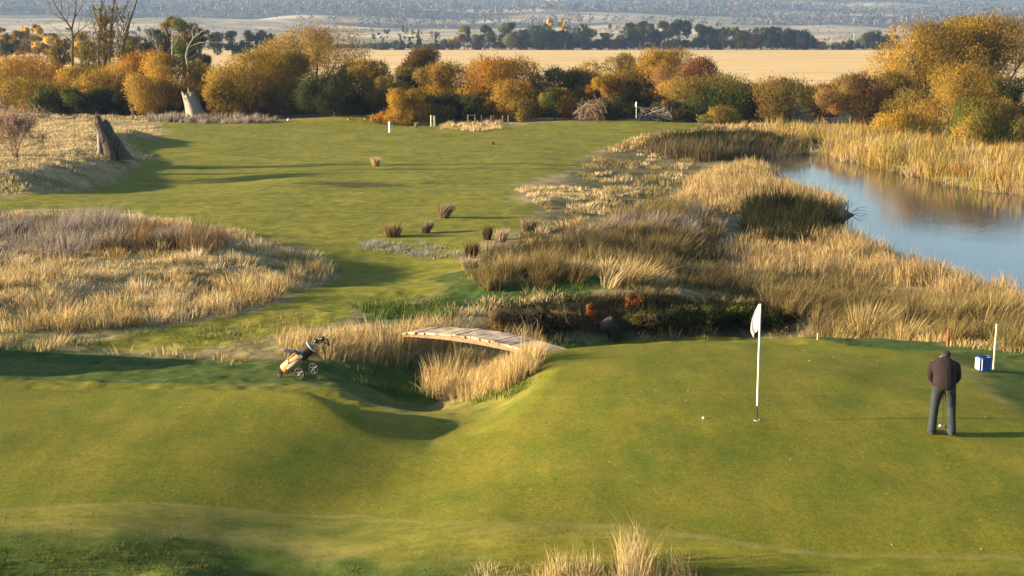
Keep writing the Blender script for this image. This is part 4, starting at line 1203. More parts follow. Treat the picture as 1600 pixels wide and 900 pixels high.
for s_ in (-1, 1):
    j.append([(s_ * .07, .17, 1.22, .10), (s_ * .175, .20, 1.20, .088), (s_ * .205, .225, 1.10, .080), (s_ * .222, .25, .99, .070), (s_ * .16, .315, .87, .058), (s_ * .07, .365, .785, .045)])
skin_obj('jacket', j, M_JACKET, skin_body, cap=.12)
t = []
for s_ in (-1, 1):
    t.append([(s_ * .055, -.065, .95, .125, .125), (s_ * .085, -.06, .86, .115, .122), (s_ * .115, -.02, .72, .098), (s_ * .142, .03, .49, .078), (s_ * .152, .0, .32, .073), (s_ * .163, -.03, .15, .074), (s_ * .166, -.025, .07, .084)])
skin_obj('trousers', t, M_JEANS, skin_body)
for s_ in (-1, 1):
    skin_obj('shoe', [[(s_ * .166, -.07, .045, .046, .042), (s_ * .168, .0, .05, .048, .045), (s_ * .18, .10, .042, .048, .036), (s_ * .188, .18, .034, .04, .03)]], M_SHOE, skin_body)
skin_obj('hair', [[(.012, .315, 1.325, .066, .062), (.015, .35, 1.345, .076, .064)]], M_HAIR, skin_body, vox=.008)
skin_obj('cap', [[(.018, .335, 1.372, .078, .05), (.018, .40, 1.365, .088, .058), (.018, .455, 1.335, .075, .03), (.018, .53, 1.285, .06, .012)]], M_CAP, skin_body, vox=.007, smooth=3)
# putter held between the hands
pt = empty('putter', (gx_, gy_, gz_), 'steel putter held by the golfer behind the ball', 'golf club', rz=-.26)
MB().tube([(.0, .385, .80), (.012, .42, .54)], [.015, .012], 10).build('grip', M_BLACK, pt)
MB().tube([(.012, .42, .54), (.038, .47, .035)], [.006, .0055], 8).build('shaft', simple('dark_shaft', (.05, .05, .055), .4, .1, metal=.5), pt)
MB().box((.045, .47, .022), (.045, .12, .026)).build('club_head', M_STEEL, pt, False, .006)
ball(gx_ - .012 * math.cos(.26) + .44 * math.sin(.26), gy_ + .44 * math.cos(.26), 'white golf ball in front of the golfer at the putter head')

# ---- bin ------------------------------------------------------------------------
bx, by = atp(1537, 579); bz = hz(bx, by)
br = empty('plastic_bin', (bx, by, bz + .005), 'blue plastic bin with white side panel beside the cream post', 'bin', rz=.12)
br.scale = (.78, .78, .9)
M_BLUE = simple('blue_plastic', (.035, .10, .42), .45, .12, 5)
bm = bmesh.new()
for (zz, w) in ((0, .145), (.02, .155), (.30, .172), (.325, .178), (.345, .178)):
    pass
bm.free()
mb = MB(); nseg = 28; prof = [(.0, .150), (.03, .160), (.29, .172), (.30, .182), (.335, .182), (.335, .165), (.06, .150)]
for zz, rr in prof:
    for k in range(nseg):
        tt = 2 * PI * k / nseg; c_, s_ = math.cos(tt), math.sin(tt)
        e = .45
        mb.v.append(Vector((math.copysign(abs(c_) ** e, c_) * rr, math.copysign(abs(s_) ** e, s_) * rr * .85, zz)))
for i in range(len(prof) - 1):
    for k in range(nseg):
        a = i * nseg + k; b_ = i * nseg + (k + 1) % nseg
        mb.f.append((a, b_, b_ + nseg, a + nseg))
mb.f.append(tuple(range(nseg))); mb.f.append(tuple((len(prof) - 1) * nseg + k for k in range(nseg)))
mb.build('bin_body', M_BLUE, br)
MB().box((-.187, 0, .165), (.035, .25, .27)).build('side_panel', M_WHITE, br, False, .012)
MB().box((-.125, -.153, .165), (.02, .02, .27)).build('stripe', M_WHITE, br, False, .003)
MB().tube([(-.165, -.1, .33), (-.10, -.13, .36), (.10, -.13, .36), (.165, -.1, .33)], .008, 8).build('handle', M_BLACK, br)

# ---- bridge ----------------------------------------------------------------------
A = Vector((-2.2, 35.5, 0)); B = Vector((1.3, 32.45, 0))
A.z = hz(A.x, A.y) + .02; B.z = hz(B.x, B.y) + .06
A.z = max(A.z, -.35)
dirv = (B - A); Ln = Vector((dirv.x, dirv.y, 0)).length
dh = Vector((dirv.x, dirv.y, 0)).normalized(); perp = Vector((dh.y, -dh.x, 0))
if perp.y > 0: perp = -perp                                                           # towards the camera
br = empty('footbridge', (0, 0, 0), 'weathered arched timber footbridge over the creek', 'bridge')
M_DECK = simple('weathered_deck', (.36, .27, .19), .95, .55, 3, bump=.9)
M_BEAM = simple('tan_timber_beam', (.24, .14, .075), .85, .3, 6, bump=.5, stretch=(1, 1, 3))


def arch(t): return A + dh * Ln * t + Vector((0, 0, (B.z - A.z) * t + (.17 * math.sin(PI * t) ** .9)))


nb_ = 30; mbd = MB()
for i in range(nb_):
    t = (i + .5) / nb_; p = arch(t); p2 = arch(min(1, t + .01)); p1 = arch(max(0, t - .01))
    tx = (p2 - p1).normalized(); R = Matrix((tx, perp, tx.cross(perp))).transposed()
    w = Ln / nb_ * 1.01 - .004
    mbd.box(p + perp * (.42 + rng.normal(0, .012)) + Vector((0, 0, rng.normal(0, .004))), (w, (.90 + rng.uniform(-.02, .02)), .05), R)
mbd.build('deck', M_DECK, br, False)
for off, nm in ((.03, 'beam'), (.80, 'beam')):
    mbb = MB(); ns = 16
    for i in range(ns):
        t0 = i / ns; t1 = (i + 1) / ns
        pa = arch(t0) + perp * off; pb = arch(t1) + perp * off
        dep = .05 + .06 * math.sin(PI * (t0 + t1) / 2)
        q = len(mbb.v)
        for pp in (pa, pb):
            for oy, oz in ((-.045, -.03), (.045, -.03), (.045, -.03 - dep), (-.045, -.03 - dep)):
                mbb.v.append(pp + perp * oy + Vector((0, 0, oz)))
        for f in ((0, 1, 5, 4), (1, 2, 6, 5), (2, 3, 7, 6), (3, 0, 4, 7)): mbb.f.append(tuple(q + k for k in f))
        if i == 0: mbb.f.append((q, q + 3, q + 2, q + 1))
        if i == ns - 1: mbb.f.append((q + 4, q + 5, q + 6, q + 7))
    mbb.build(nm, M_BEAM, br, False)

# ---- golf trolley and bag -----------------------------------------------------------
tx_, ty_ = atp(468, 594); tz_ = hz(tx_, ty_)
tr = empty('golf_trolley', (tx_, ty_, tz_), 'three wheeled golf trolley with seat parked behind the green', 'golf trolley')
M_FRAME = simple('trolley_frame', (.05, .05, .055), .4, .2, 8, metal=.4)
M_TYRE = simple('tyre_rubber', (.02, .02, .02), .8, .3, 20)
ax = Vector((.45, 1, 0)).normalized()


M_RIM = simple('grey_rim', (.16, .15, .14), .5, .2)


def wheel(c, R, parent):
    hub = MB().tube([Vector(c) - ax * .03, Vector(c) + ax * .03], .022, 10)
    x = ax.orthogonal().normalized(); y = ax.cross(x)
    for k in range(6):
        d = x * math.cos(k * PI / 3) + y * math.sin(k * PI / 3)
        hub.tube([Vector(c), Vector(c) + d * R * .82], .009, 6)
    hub.ring(c, ax, R * .80, .010, 24, 6)
    w = MB().ring(c, ax, R - .018, .02, 28, 8).build('wheel', M_TYRE, parent)
    hub.build('rim', M_RIM, w)


wc1 = Vector((.03, -.12, .135)); wc2 = Vector((.28, .36, .135)); wc3 = Vector((-.46, .05, .075))
for c_, R_ in ((wc1, .135), (wc2, .135), (wc3, .075)): wheel(c_, R_, tr)
fm = MB(); axm = (wc1 + wc2) / 2
fm.tube([wc1, wc2], .011, 8)
fm.tube([wc3 + Vector((.0, 0, .04)), Vector((-.30, .08, .12)), axm + Vector((0, 0, .05)), axm + Vector((.02, 0, .12))], .015, 8)
fm.tube([Vector((-.34, .08, .12)), Vector((-.05, .10, .36)), Vector((.26, .13, .66)), Vector((.40, .13, .76))], .014, 8)
fm.tube([axm, Vector((.17, .12, .52))], .012, 8)
fm.tube([wc3 + Vector((0, -.035, 0)), wc3 + Vector((0, -.035, .06)), wc3 + Vector((0, .035, .06)), wc3 + Vector((0, .035, 0))], .008, 6)
fm.build('frame', M_FRAME, tr)
MB().tube([Vector((.40, .13, .76)), Vector((.50, .14, .80)), Vector((.58, .14, .78)), Vector((.66, .14, .74))], .013, 8).tube([(.66, .14, .72), (.655, .14, .78), (.63, .14, .85), (.61, .14, .875)], .019, 8).build('handle', M_BLACK, tr)
se = MB().box((-.20, .02, .62), (.24, .20, .045), Matrix.Rotation(.12, 3, 'Y')).build('seat', simple('grey_seat', (.10, .115, .15), .6, .2, 8), tr, True, .018)
MB().tube([(-.28, .02, .10), (-.26, .02, .40), (-.23, .02, .60)], .011, 8).build('seat_post', M_STEEL, tr)

bg = empty('golf_bag', (tx_, ty_, tz_), 'brown and tan golf bag full of clubs strapped on the trolley', 'golf bag')
M_TAN = simple('tan_leather', (.52, .27, .08), .55, .25, 5)
M_DKBR = simple('dark_brown_leather', (.035, .018, .014), .5, .3, 6)
b0 = Vector((-.36, .07, .17)); b1 = Vector((.27, .11, .70)); bd = (b1 - b0).normalized()
MB().tube([b0, b0 + bd * .03, b0.lerp(b1, .4), b0.lerp(b1, .62)], [0.118, 0.136, 0.139, 0.139], 20).build('bag_body', M_TAN, bg)
MB().tube([b0.lerp(b1, .6), b0.lerp(b1, .9), b0.lerp(b1, .985)], [0.143, 0.140, 0.132], 20).build('bag_top', M_DKBR, bg)
MB().ring(b0.lerp(b1, .985), bd, .132, .018, 24, 8).build('rim', simple('bag_rim', (.5, .46, .40), .5, .2), bg)
MB().ring(b0.lerp(b1, .60), bd, .139, .013, 24, 8).build('band', M_DKBR, bg)
side = bd.cross(Vector((0, 1, 0))).normalized()
MB().tube([b0.lerp(b1, .12) + Vector((.04, -.12, -.02)), b0.lerp(b1, .3) + Vector((.04, -.125, -.02)), b0.lerp(b1, .52) + Vector((.03, -.12, -.02))], [.05, .068, .055], 12).build('pocket', simple('grey_pocket', (.22, .19, .16), .6, .3, 6), bg)
MB().tube([b0.lerp(b1, .64) + Vector((0, -.128, 0)), b0.lerp(b1, .64) + Vector((0, -.150, .0))], [.048, .044], 20).build('badge', M_WHITE, bg)
MB().tube([b0.lerp(b1, .2) + Vector((0, -.11, .05)), b0.lerp(b1, .35) + Vector((-.08, -.17, .10)), b0.lerp(b1, .75) + Vector((-.05, -.15, .08))], .012, 6).build('strap', M_DKBR, bg)
for i, (dx, dy, ln, kind) in enumerate([(-.03, .0, .16, 'iron'), (.02, .05, .13, 'iron'), (.04, -.04, .10, 'iron'), (-.05, -.04, .13, 'wood'), (.0, .06, .20, 'wood'), (.05, .01, .24, 'cover'), (-.01, -.07, .09, 'iron')]):
    c0 = b1 + Vector((dx * .5, dy, -dx * .3)); c1 = c0 + bd * ln
    lab = ['short iron club at the left of the bag mouth', 'iron club behind the bag rim', 'low iron club at the right of the bag mouth', 'fairway wood with dark head at the bag mouth', 'long wood with dark head at the back of the bag', 'longest club with dark head cover in the bag', 'shortest iron club at the front of the bag mouth'][i]
    cl = empty('golf_club', (tx_, ty_, tz_), lab, 'golf club', 'golf clubs in the bag')
    MB().tube([c0 - bd * .2, c1], .007, 6).build('shaft', M_STEEL, cl)
    if kind == 'iron':
        MB().box(c1 + Vector((.015, 0, .012)), (.035, .09, .055), Matrix.Rotation(.6 + i, 3, 'Z')).build('club_head', M_STEEL, cl, True, .008)
    else:
        rr = .05 if kind == 'wood' else .056
        MB().tube([c1 - bd * .01, c1 + bd * .02, c1 + bd * .06, c1 + bd * .10, c1 + bd * .115], [.02, rr * .8, rr, rr * .7, .012], 12).build('club_head', M_BLACK if kind == 'wood' else M_DKBR, cl)

# ---- ditch bank: brambles, rust shrubs, boulder, sticks -------------------------------
G2 = 'brambles on the ditch bank'
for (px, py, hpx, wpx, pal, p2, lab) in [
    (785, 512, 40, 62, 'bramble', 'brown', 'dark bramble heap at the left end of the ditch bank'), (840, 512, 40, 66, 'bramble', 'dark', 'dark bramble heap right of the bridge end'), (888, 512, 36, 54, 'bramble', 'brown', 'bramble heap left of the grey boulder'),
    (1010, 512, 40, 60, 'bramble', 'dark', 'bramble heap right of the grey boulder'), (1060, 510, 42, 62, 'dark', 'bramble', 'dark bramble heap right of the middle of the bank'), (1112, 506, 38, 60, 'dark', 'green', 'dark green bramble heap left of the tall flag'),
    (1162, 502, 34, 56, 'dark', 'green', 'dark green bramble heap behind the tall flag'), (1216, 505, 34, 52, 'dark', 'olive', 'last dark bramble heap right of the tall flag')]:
    x, y = atp(px, py); sc = FPX / (y * CP + 8 * SP)
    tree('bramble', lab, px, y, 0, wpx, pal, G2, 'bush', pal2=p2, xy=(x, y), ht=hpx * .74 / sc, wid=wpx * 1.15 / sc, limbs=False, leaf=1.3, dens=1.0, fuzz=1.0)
for (px, py, hpx, wpx, lab) in [(922, 494, 28, 28, 'rust orange dead fern left of the middle of the ditch bank'), (986, 480, 24, 32, 'rust orange dead fern at the top of the ditch bank'), (998, 506, 18, 24, 'small pale orange fern above the green edge')]:
    x, y = atp(px, py); sc = FPX / (y * CP + 8 * SP)
    tree('dead_fern', lab, px, y, 0, wpx, 'rust', 'rust orange ferns on the ditch bank', 'fern', xy=(x, y), ht=hpx * .8 / sc, wid=wpx * 1.1 / sc, limbs=False, leaf=2.0, dens=1.3, fuzz=1.6, lobes=5)
x, y = atp(950, 517); z = hz(x, y)
bm = bmesh.new(); bmesh.ops.create_icosphere(bm, subdivisions=4, radius=1)
for v in bm.verts:
    nn = float(fbm(np.array([v.co.x * 1.3 + 5]), np.array([v.co.y * 1.3 + v.co.z * 2]), 4, 7)[0])
    v.co *= 1 + .22 * nn
    v.co.x *= .46 * (1 - .35 * max(0, v.co.z)); v.co.y *= .4; v.co.z *= .62
me = bpy.data.meshes.new('boulder'); bm.to_mesh(me); bm.free()
me.polygons.foreach_set('use_smooth', np.ones(len(me.polygons), bool))
o = link('boulder', me, simple('boulder_stone', (.045, .035, .023), .95, .5, 3, bump=1)); o.location = (x, y + .25, z - .3); o.rotation_euler = (0, .25, .6)
tag(o, 'grey brown pointed boulder in the ditch bank', 'boulder')


def sticks(name, label, x, y, w, h, n, mat, cat, rad=.02, arch_=.5):
    z = hz(x, y); mb = MB()
    for _ in range(n):
        a = rng.uniform(-1, 1) * w / 2; b_ = rng.uniform(-1, 1) * w / 2
        p0 = Vector((a, rng.normal(0, w * .15), rng.uniform(0, h * .4))); p2 = Vector((b_, rng.normal(0, w * .15), rng.uniform(0, h)))
        pm = (p0 + p2) / 2 + Vector((rng.normal(0, .1), rng.normal(0, .1), h * arch_ * rng.uniform(0, .8)))
        r = rad * rng.uniform(.5, 1.4)
        mb.tube([p0, pm, p2], [r, r * .8, r * .3], 5, False)
    o = mb.build(name, mat); o.location = (x, y, z)
    return tag(o, label, cat)


x, y = atp(1022, 190); sticks('branch_pile', 'pile of pale dead branches right of the far flag', x, y + 1, 4.2, 1.6, 70, M_PALEBARK, 'branch pile', .05)
x, y = atp(922, 190); sticks('brushwood', 'grey twiggy brushwood heap left of the far flag', x, y + 1.2, 3.6, 2.6, 90, simple('grey_twigs', (.26, .19, .13), .9, .3), 'brushwood', .03)
x, y = atp(800, 508); sticks('dead_twigs', 'tangle of dead twigs on the ditch bank near the bridge', x, y - .2, 1.6, .8, 40, M_GREYWOOD, 'twigs', .008)
x, y = atp(866, 512); sticks('dead_twigs', 'tangle of dead twigs left of the grey boulder', x, y - .2, 1.6, .8, 36, M_GREYWOOD, 'twigs', .008)
# bent stick at the water, and a white stick on the creek bank
x, y = 17.3, 70.0
t = pix_at_dist(1335, 333, 76)
mb = MB(); mb.tube([(-.35, 0, -.1), (.2, .1, .28), (.75, .2, .36)], [.02, .016, .008], 6); mb.tube([(-.35, 0, -.1), (.3, -.1, .05), (.72, -.1, -.06)], [.018, .014, .008], 6); mb.tube([(.0, 0, .16), (.5, .05, .18), (.78, .05, .05)], [.012, .010, .006], 6)
o = mb.build('fallen_branch', M_TWIG); o.location = (t.x, 76, -2.36)
tag(o, 'thin forked branch sticking out of the pond', 'branch')

# bare shrub at the left and small bare shrubs
x, y = atp(27, 248)
bs = bare_tree('bare_shrub', 'leafless pinkish brown shrub at the left edge', 27, y, 248, 140, 9, 4, M_TWIG, None, spread=.5, up=.12, leaves='bare', nleaf=2600, rad=.012, cat='shrub', n=3, lsize=.55, base=(x, y), lenf=.30, lw=.07)

# ---- grasses -------------------------------------------------------------------------
PALS['lushdark'] = [(.03, .06, .012), (.05, .085, .02), (.08, .105, .03), (.11, .12, .035)]
# left rough
RL = [(-120, 350), (0, 340), (150, 335), (260, 345), (380, 368), (470, 395), (532, 420), (470, 448), (390, 480), (300, 498), (150, 515), (0, 525), (-120, 530)]
grass('dry_grass', 'tall golden dry grass across the rough at the left', RL, 'straw', 2.4, (.2, .55), .011, cl_n=60, spread=.5, pal2='gold', power=.6, thresh=-.35, cr=.34, hn=.8)
grass('straw_grass', 'short cream grass between the taller tufts of the left rough', RL, 'straw', 4.2, (.15, .38), .012, cl_n=24, spread=.7, pal2='olive', power=.6, cr=.4, hn=.6)
grass('dry_grass', 'golden seeding grass along the front edge of the left rough', [(-120, 478), (0, 472), (160, 462), (330, 440), (460, 412), (532, 422), (470, 448), (390, 482), (300, 500), (150, 516), (0, 526), (-120, 530)], 'gold', 3.4, (.34, .66), .011, cl_n=44, spread=.35, pal2='gold', power=0, cr=.3, hn=.7)
grass('grey_brush', 'grey brown feathery weeds at the back of the left rough', [(-120, 352), (60, 345), (200, 350), (340, 380), (330, 395), (160, 402), (0, 412), (-120, 415)], 'grey', 2.2, (.45, 1.05), .012, cl_n=60, spread=.55, pal2='dusk', power=0, cr=.35, hn=.8)
grass('brown_sedge', 'darker brown upright sedge in the left rough', [(195, 372), (240, 362), (345, 385), (340, 400), (280, 398), (200, 392)], 'brown', 3.0, (.8, 1.15), .012, cl_n=40, spread=.25, power=0)
grass('straw_grass', 'pale straw grass over the left bank below the stump', [(-200, 195), (60, 185), (240, 200), (255, 210), (205, 228), (232, 245), (180, 283), (90, 300), (-200, 318)], 'straw', 2.4, (.12, .34), .02, cl_n=26, spread=.6, power=.7, cr=.5, thresh=-.8)
grass('straw_grass', 'pale straw grass in front of the gorse row', [(-100, 176), (70, 176), (230, 182), (260, 188), (420, 190), (250, 192), (60, 188), (-100, 190)], 'straw', .6, (.15, .35), .03, cl_n=22, spread=.6, power=0, cr=.7)
grass('grey_brush', 'grey brown brush at the foot of the pale stump', [(232, 186), (300, 184), (420, 190), (430, 194), (330, 194), (240, 191)], 'grey', 1.2, (.7, 1.25), .03, cl_n=30, spread=.4, power=0)
grass('dry_grass', 'thin dry fringe along the shaded swale at the left', [(-120, 530), (0, 532), (150, 540), (320, 552), (430, 566), (430, 574), (300, 566), (150, 552), (0, 545), (-120, 540)], 'gold', 5, (.2, .45), .010, cl_n=22, spread=.4, power=0, thresh=-.2)
grass('green_grass', 'tufty green grass in the swale behind the left green', [(-120, 505), (130, 515), (300, 505), (440, 495), (540, 500), (560, 530), (440, 530), (430, 570), (250, 560), (0, 540), (-120, 540)], 'green', 4.5, (.08, .22), .012, cl_n=24, spread=.8, power=0, cr=.4, pal2='olive')
# trolley grass and creek banks
grass('dry_grass', 'golden dry grass behind the golf trolley', [(420, 552), (450, 530), (520, 524), (600, 524), (680, 530), (735, 536), (720, 552), (600, 562), (540, 566), (470, 566)], 'gold', 11, (.50, .92), .010, cl_n=40, spread=.3, power=0)
grass('dry_grass', 'bright golden grass on the creek bank below the bridge', [(680, 600), (710, 570), (750, 552), (800, 540), (828, 535), (836, 560), (822, 590), (780, 612), (720, 622), (672, 615)], 'gold', 17, (.50, .95), .010, cl_n=38, spread=.28, power=0)
grass('dry_grass', 'tallest golden grass on the crest of the creek bank', [(-.25, 28.9), (.35, 28.9), (.65, 30.2), (.75, 31.7), (.1, 31.9), (-.2, 30.4)], 'gold', 22, (.55, 1.0), .012, cl_n=44, spread=.22, power=0, cr=.16, px=False, hn=1.0, pal2='olive')
grass('green_grass', 'lush green grass along the lip of the creek bank', [(760, 612), (828, 566), (842, 540), (856, 534), (838, 560), (834, 600), (790, 625), (740, 628)], 'green', 26, (.12, .30), .010, cl_n=30, spread=.7, power=0, cr=.2)
grass('green_grass', 'dark green grass in the hollow of the creek', [(560, 560), (690, 555), (730, 560), (690, 600), (690, 628), (620, 625), (560, 600)], 'green', 9, (.10, .30), .010, cl_n=26, spread=.7, power=0, cr=.3)
grass('dry_grass', 'short golden fringe along the back of the green', [(830, 530), (960, 519), (1150, 521), (1300, 528), (1480, 541), (1600, 556), (1600, 546), (1480, 532), (1300, 520), (1100, 512), (900, 512)], 'gold', 9, (.2, .42), .010, cl_n=22, spread=.4, power=0, thresh=-.25)
grass('straw_grass', 'straw grass above the bridge', [(550, 480), (620, 466), (720, 470), (860, 455), (1000, 452), (1160, 450), (1160, 463), (900, 466), (760, 484), (720, 500), (640, 505), (590, 500)], 'straw', 6.5, (.2, .45), .011, cl_n=26, spread=.5, power=0, pal2='green', thresh=-.5)
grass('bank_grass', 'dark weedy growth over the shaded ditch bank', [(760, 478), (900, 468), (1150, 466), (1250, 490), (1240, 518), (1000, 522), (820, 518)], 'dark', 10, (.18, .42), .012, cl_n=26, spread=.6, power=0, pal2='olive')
# sedge and tall grass in the middle and to the right
PALS['sedge'] = [(0.152, 0.114, 0.0456), (0.2052, 0.152, 0.0608), (0.114, 0.0874, 0.0418), (0.2508, 0.19, 0.0836)]
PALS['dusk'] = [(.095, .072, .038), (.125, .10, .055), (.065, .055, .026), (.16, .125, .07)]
grass('tall_grass', 'tall olive gold sedge between the ditch and the reeds', [(1160, 462), (1200, 445), (1350, 455), (1600, 492), (1760, 515), (1760, 575), (1600, 550), (1500, 540), (1250, 518)], 'sedge', 3.4, (.7, 1.1), .012, cl_n=80, spread=.55, wind=(.20, .0), power=0, pal2='olive', cr=.26)
grass('tall_grass', 'grey gold bent grass in the band above the ditch', [(740, 436), (800, 420), (900, 412), (1050, 420), (1130, 432), (1200, 445), (1160, 462), (1000, 452), (860, 452), (760, 450)], 'sedge', 3.4, (.65, 1.05), .012, cl_n=80, spread=.55, wind=(.22, 0), power=0, pal2='gold', cr=.26)
grass('tall_grass', 'dusky dark sedge in the shaded band of the thicket', [(730, 415), (800, 398), (880, 388), (960, 380), (1060, 378), (1130, 395), (1110, 418), (1040, 412), (900, 408), (800, 418)], 'dusk', 3.2, (.75, 1.15), .013, cl_n=80, spread=.5, wind=(.2, 0), power=0, pal2='sedge', cr=.28)  # dusky blade colours stand in for the shadow over this band
grass('tall_grass', 'grey gold bent grass massed in the middle of the thicket', [(880, 380), (930, 355), (1000, 330), (1070, 325), (1120, 350), (1120, 385), (1040, 378), (960, 378)], 'sedge', 2.6, (.75, 1.2), .014, cl_n=80, spread=.5, wind=(.25, 0), power=0, pal2='grey', cr=.32)
grass('dry_grass', 'loose dry tufts on the green ground left of the thicket', [(745, 430), (810, 385), (870, 350), (930, 345), (900, 375), (820, 405), (770, 432)], 'gold', .9, (.35, .75), .013, cl_n=60, spread=.6, power=0, pal2='dusk', cr=.25)
grass('straw_grass', 'pale cream grass on the spur right of the fairway', [(795, 300), (880, 292), (1000, 294), (1010, 305), (900, 312), (810, 310)], 'straw', 2.6, (.2, .42), .02, cl_n=26, spread=.5, power=0)
grass('dry_grass', 'patchy dry grass along the right edge of the fairway', [(930, 245), (1000, 230), (1100, 235), (1060, 290), (1000, 330), (880, 350), (850, 340), (830, 320), (960, 300), (900, 275)], 'olive', 1.6, (.25, .55), .02, cl_n=26, spread=.5, power=.3, pal2='straw', thresh=-.1)
grass('dry_grass', 'golden scrub grass at the right end of the far green', [(930, 240), (1000, 214), (1100, 200), (1180, 195), (1200, 205), (1040, 216), (990, 238)], 'gold', 1.1, (.3, .7), .03, cl_n=26, spread=.4, power=0, pal2='olive')
grass('dry_grass', 'pale grass patch by the low rail fence', [(690, 196), (720, 190), (790, 190), (785, 202), (740, 206), (700, 203)], 'straw', 1.2, (.3, .7), .03, cl_n=24, spread=.4, power=0)
# reeds
grass('reeds', 'straw coloured reed bed left of the pond', [(1050, 320), (1080, 285), (1130, 268), (1200, 268), (1260, 305), (1330, 330), (1300, 345), (1200, 335), (1120, 340)], 'reed', 3.0, (.75, 1.15), .022, cl_n=24, spread=.12, wind=(.04, 0), power=0, cat='reeds', cr=.5)
grass('reeds', 'dense straw coloured reeds on the near pond shore', [(1095, 432), (1110, 398), (1180, 372), (1260, 366), (1335, 380), (1420, 410), (1500, 440), (1600, 474), (1700, 505), (1700, 525), (1560, 488), (1440, 452), (1330, 436), (1200, 442)], 'reed', 6.5, (.6, 1.0), .016, cl_n=24, spread=.12, wind=(.03, 0), power=0, cat='reeds', cr=.40, hn=.7)
grass('reeds', 'dark green reed clump jutting into the pond', [(1160, 352), (1190, 330), (1250, 330), (1290, 342), (1286, 372), (1240, 390), (1180, 384)], 'dark', 8, (.9, 1.75), .018, cl_n=34, spread=.34, power=0, cat='reeds', cr=.4, hn=1.0)
grass('reeds', 'low dark tip of the reed clump reaching into open water', [(1280, 342), (1300, 342), (1320, 350), (1318, 358), (1282, 368)], 'dark', 5, (.5, 1.1), .016, cl_n=26, spread=.42, power=0, cat='reeds', cr=.3, hn=1.0)
grass('reeds', 'dusky green reeds below the far green', [(1010, 232), (1060, 222), (1160, 216), (1240, 226), (1262, 250), (1200, 262), (1100, 254), (1030, 246)], 'dusk', 2.6, (1.2, 1.9), .03, cl_n=30, spread=.15, power=0, cat='reeds', pal2='dark', cr=.6)
grass('reeds', 'yellow green reeds along the far pond shore', [(1180, 208), (1290, 204), (1400, 220), (1500, 234), (1600, 250), (1800, 280), (1800, 345), (1600, 322), (1500, 300), (1430, 280), (1330, 262), (1265, 248), (1230, 226)], 'reedgreen', 1.5, (1.2, 2.0), .028, cl_n=24, spread=.14, wind=(.04, 0), power=.5, cat='reeds', cr=.6, pal2='reed')
grass('dry_grass', 'golden grass at the foot of the right willows', [(1300, 212), (1460, 216), (1560, 230), (1700, 240), (1700, 262), (1560, 250), (1420, 228)], 'gold', .8, (.3, .7), .03, cl_n=24, spread=.4, power=0)
grass('silver_weeds', 'low silvery weeds on the shaded fairway hollow', [(560, 384), (600, 374), (680, 382), (720, 398), (690, 408), (630, 398)], 'silver', 6, (.16, .34), .014, cl_n=26, spread=.7, power=0, cr=.35)
grass('green_grass', 'weedy green verge under the middle sedge', [(720, 430), (830, 365), (900, 330), (960, 320), (900, 360), (820, 400), (760, 435)], 'green', 2.4, (.1, .3), .016, cl_n=24, spread=.7, power=0, pal2='olive')
grass('green_grass', 'lumpy green grass on the near slope at the lower left', [(-60, 838), (250, 836), (420, 852), (640, 880), (760, 905), (760, 1000), (-60, 1000)], 'lushdark', 30, (.06, .15), .013, cl_n=22, spread=.9, power=0, cr=.17, pal2='green', thresh=-.45, hn=.9)
# foreground stalks
for k_, (x_, w_, lab_) in enumerate([(775, 60, 'left clump of tall straw stalks at the bottom edge'), (880, 80, 'middle clump of tall straw stalks at the bottom edge'), (985, 60, 'tallest straw stalks right of the middle clump'), (1050, 60, 'thin right end of the straw stalks at the bottom edge')]):
    grass('dry_grass', lab_, [(x_ - w_ / 2, 885), (x_ + w_ / 2, 882), (x_ + w_ / 2 + 10, 935), (x_ - w_ / 2 - 10, 935)], 'straw', (34, 40, 34, 18)[k_], (.25, (.60, .54, .70, .5)[k_]), .006, cl_n=22, spread=.3, wind=(.03, 0), power=0, cr=.13, hn=1.0, pal2='gold')
PALS['turf'] = [(.12, .125, .03), (.19, .165, .045), (.27, .215, .085), (.09, .11, .022)]
grass('rough_turf', 'short tan and green rough below the edge of the green', [(-30, 812), (400, 816), (560, 822), (700, 832), (950, 836), (1050, 846), (1250, 876), (1640, 888), (1640, 940), (-30, 940)], 'turf', 75, (.03, .085), .012, cl_n=12, spread=1.3, power=0, cr=.14, wind=(0, 0))
grass('green_grass', 'weedy green tufts among the straw stalks', [(720, 880), (1100, 878), (1150, 935), (700, 935)], 'green', 40, (.06, .16), .008, cl_n=20, spread=.9, power=0, cr=.12, pal2='olive')
# tussocks
tussock(587, 259, 16, 19, 'straw', 'small pale tussock standing alone on the fairway', .0, 160)
tussock(692, 343, 27, 30, 'brown', 'windswept brown tussock, upper one of two on the fairway', .45, 320, pal2='grey')
tussock(664, 362, 22, 22, 'brown', 'smaller windswept tussock, lower one of two on the fairway', .4, 260, pal2='grey')
tussock(612, 368, 24, 42, 'brown', 'wide brown tussock behind the silvery weeds', .0, 300, pal2='olive')
tussock(737, 403, 30, 28, 'dark', 'dark tussock at the edge of the hollow', .05, 260, pal2='brown')
tussock(735, 420, 22, 40, 'grey', 'grey tussock in front of the dark one', .0, 260, pal2='straw')
tussock(761, 374, 25, 18, 'dark', 'dark upright tussock left of the pale one', .05, 200, pal2='brown')
tussock(782, 379, 24, 26, 'grey', 'pale greyish tussock right of the dark upright one', .1, 240, pal2='straw')
tussock(826, 362, 24, 34, 'brown', 'brown rounded tussock at the right edge of the fairway', .1, 280, pal2='grey')
tussock(1355, 530, 62, 90, 'gold', 'large arching pale gold tussock in the tall grass behind the green', .28, 520, 'tussocks in the tall grass', pal2='olive')
tussock(770, 226, 7, 8, 'olive', 'tiny tuft near the far end of the fairway', 0, 60)
tussock(650, 199, 9, 9, 'olive', 'tiny tuft in front of the shaded hollow', 0, 60)

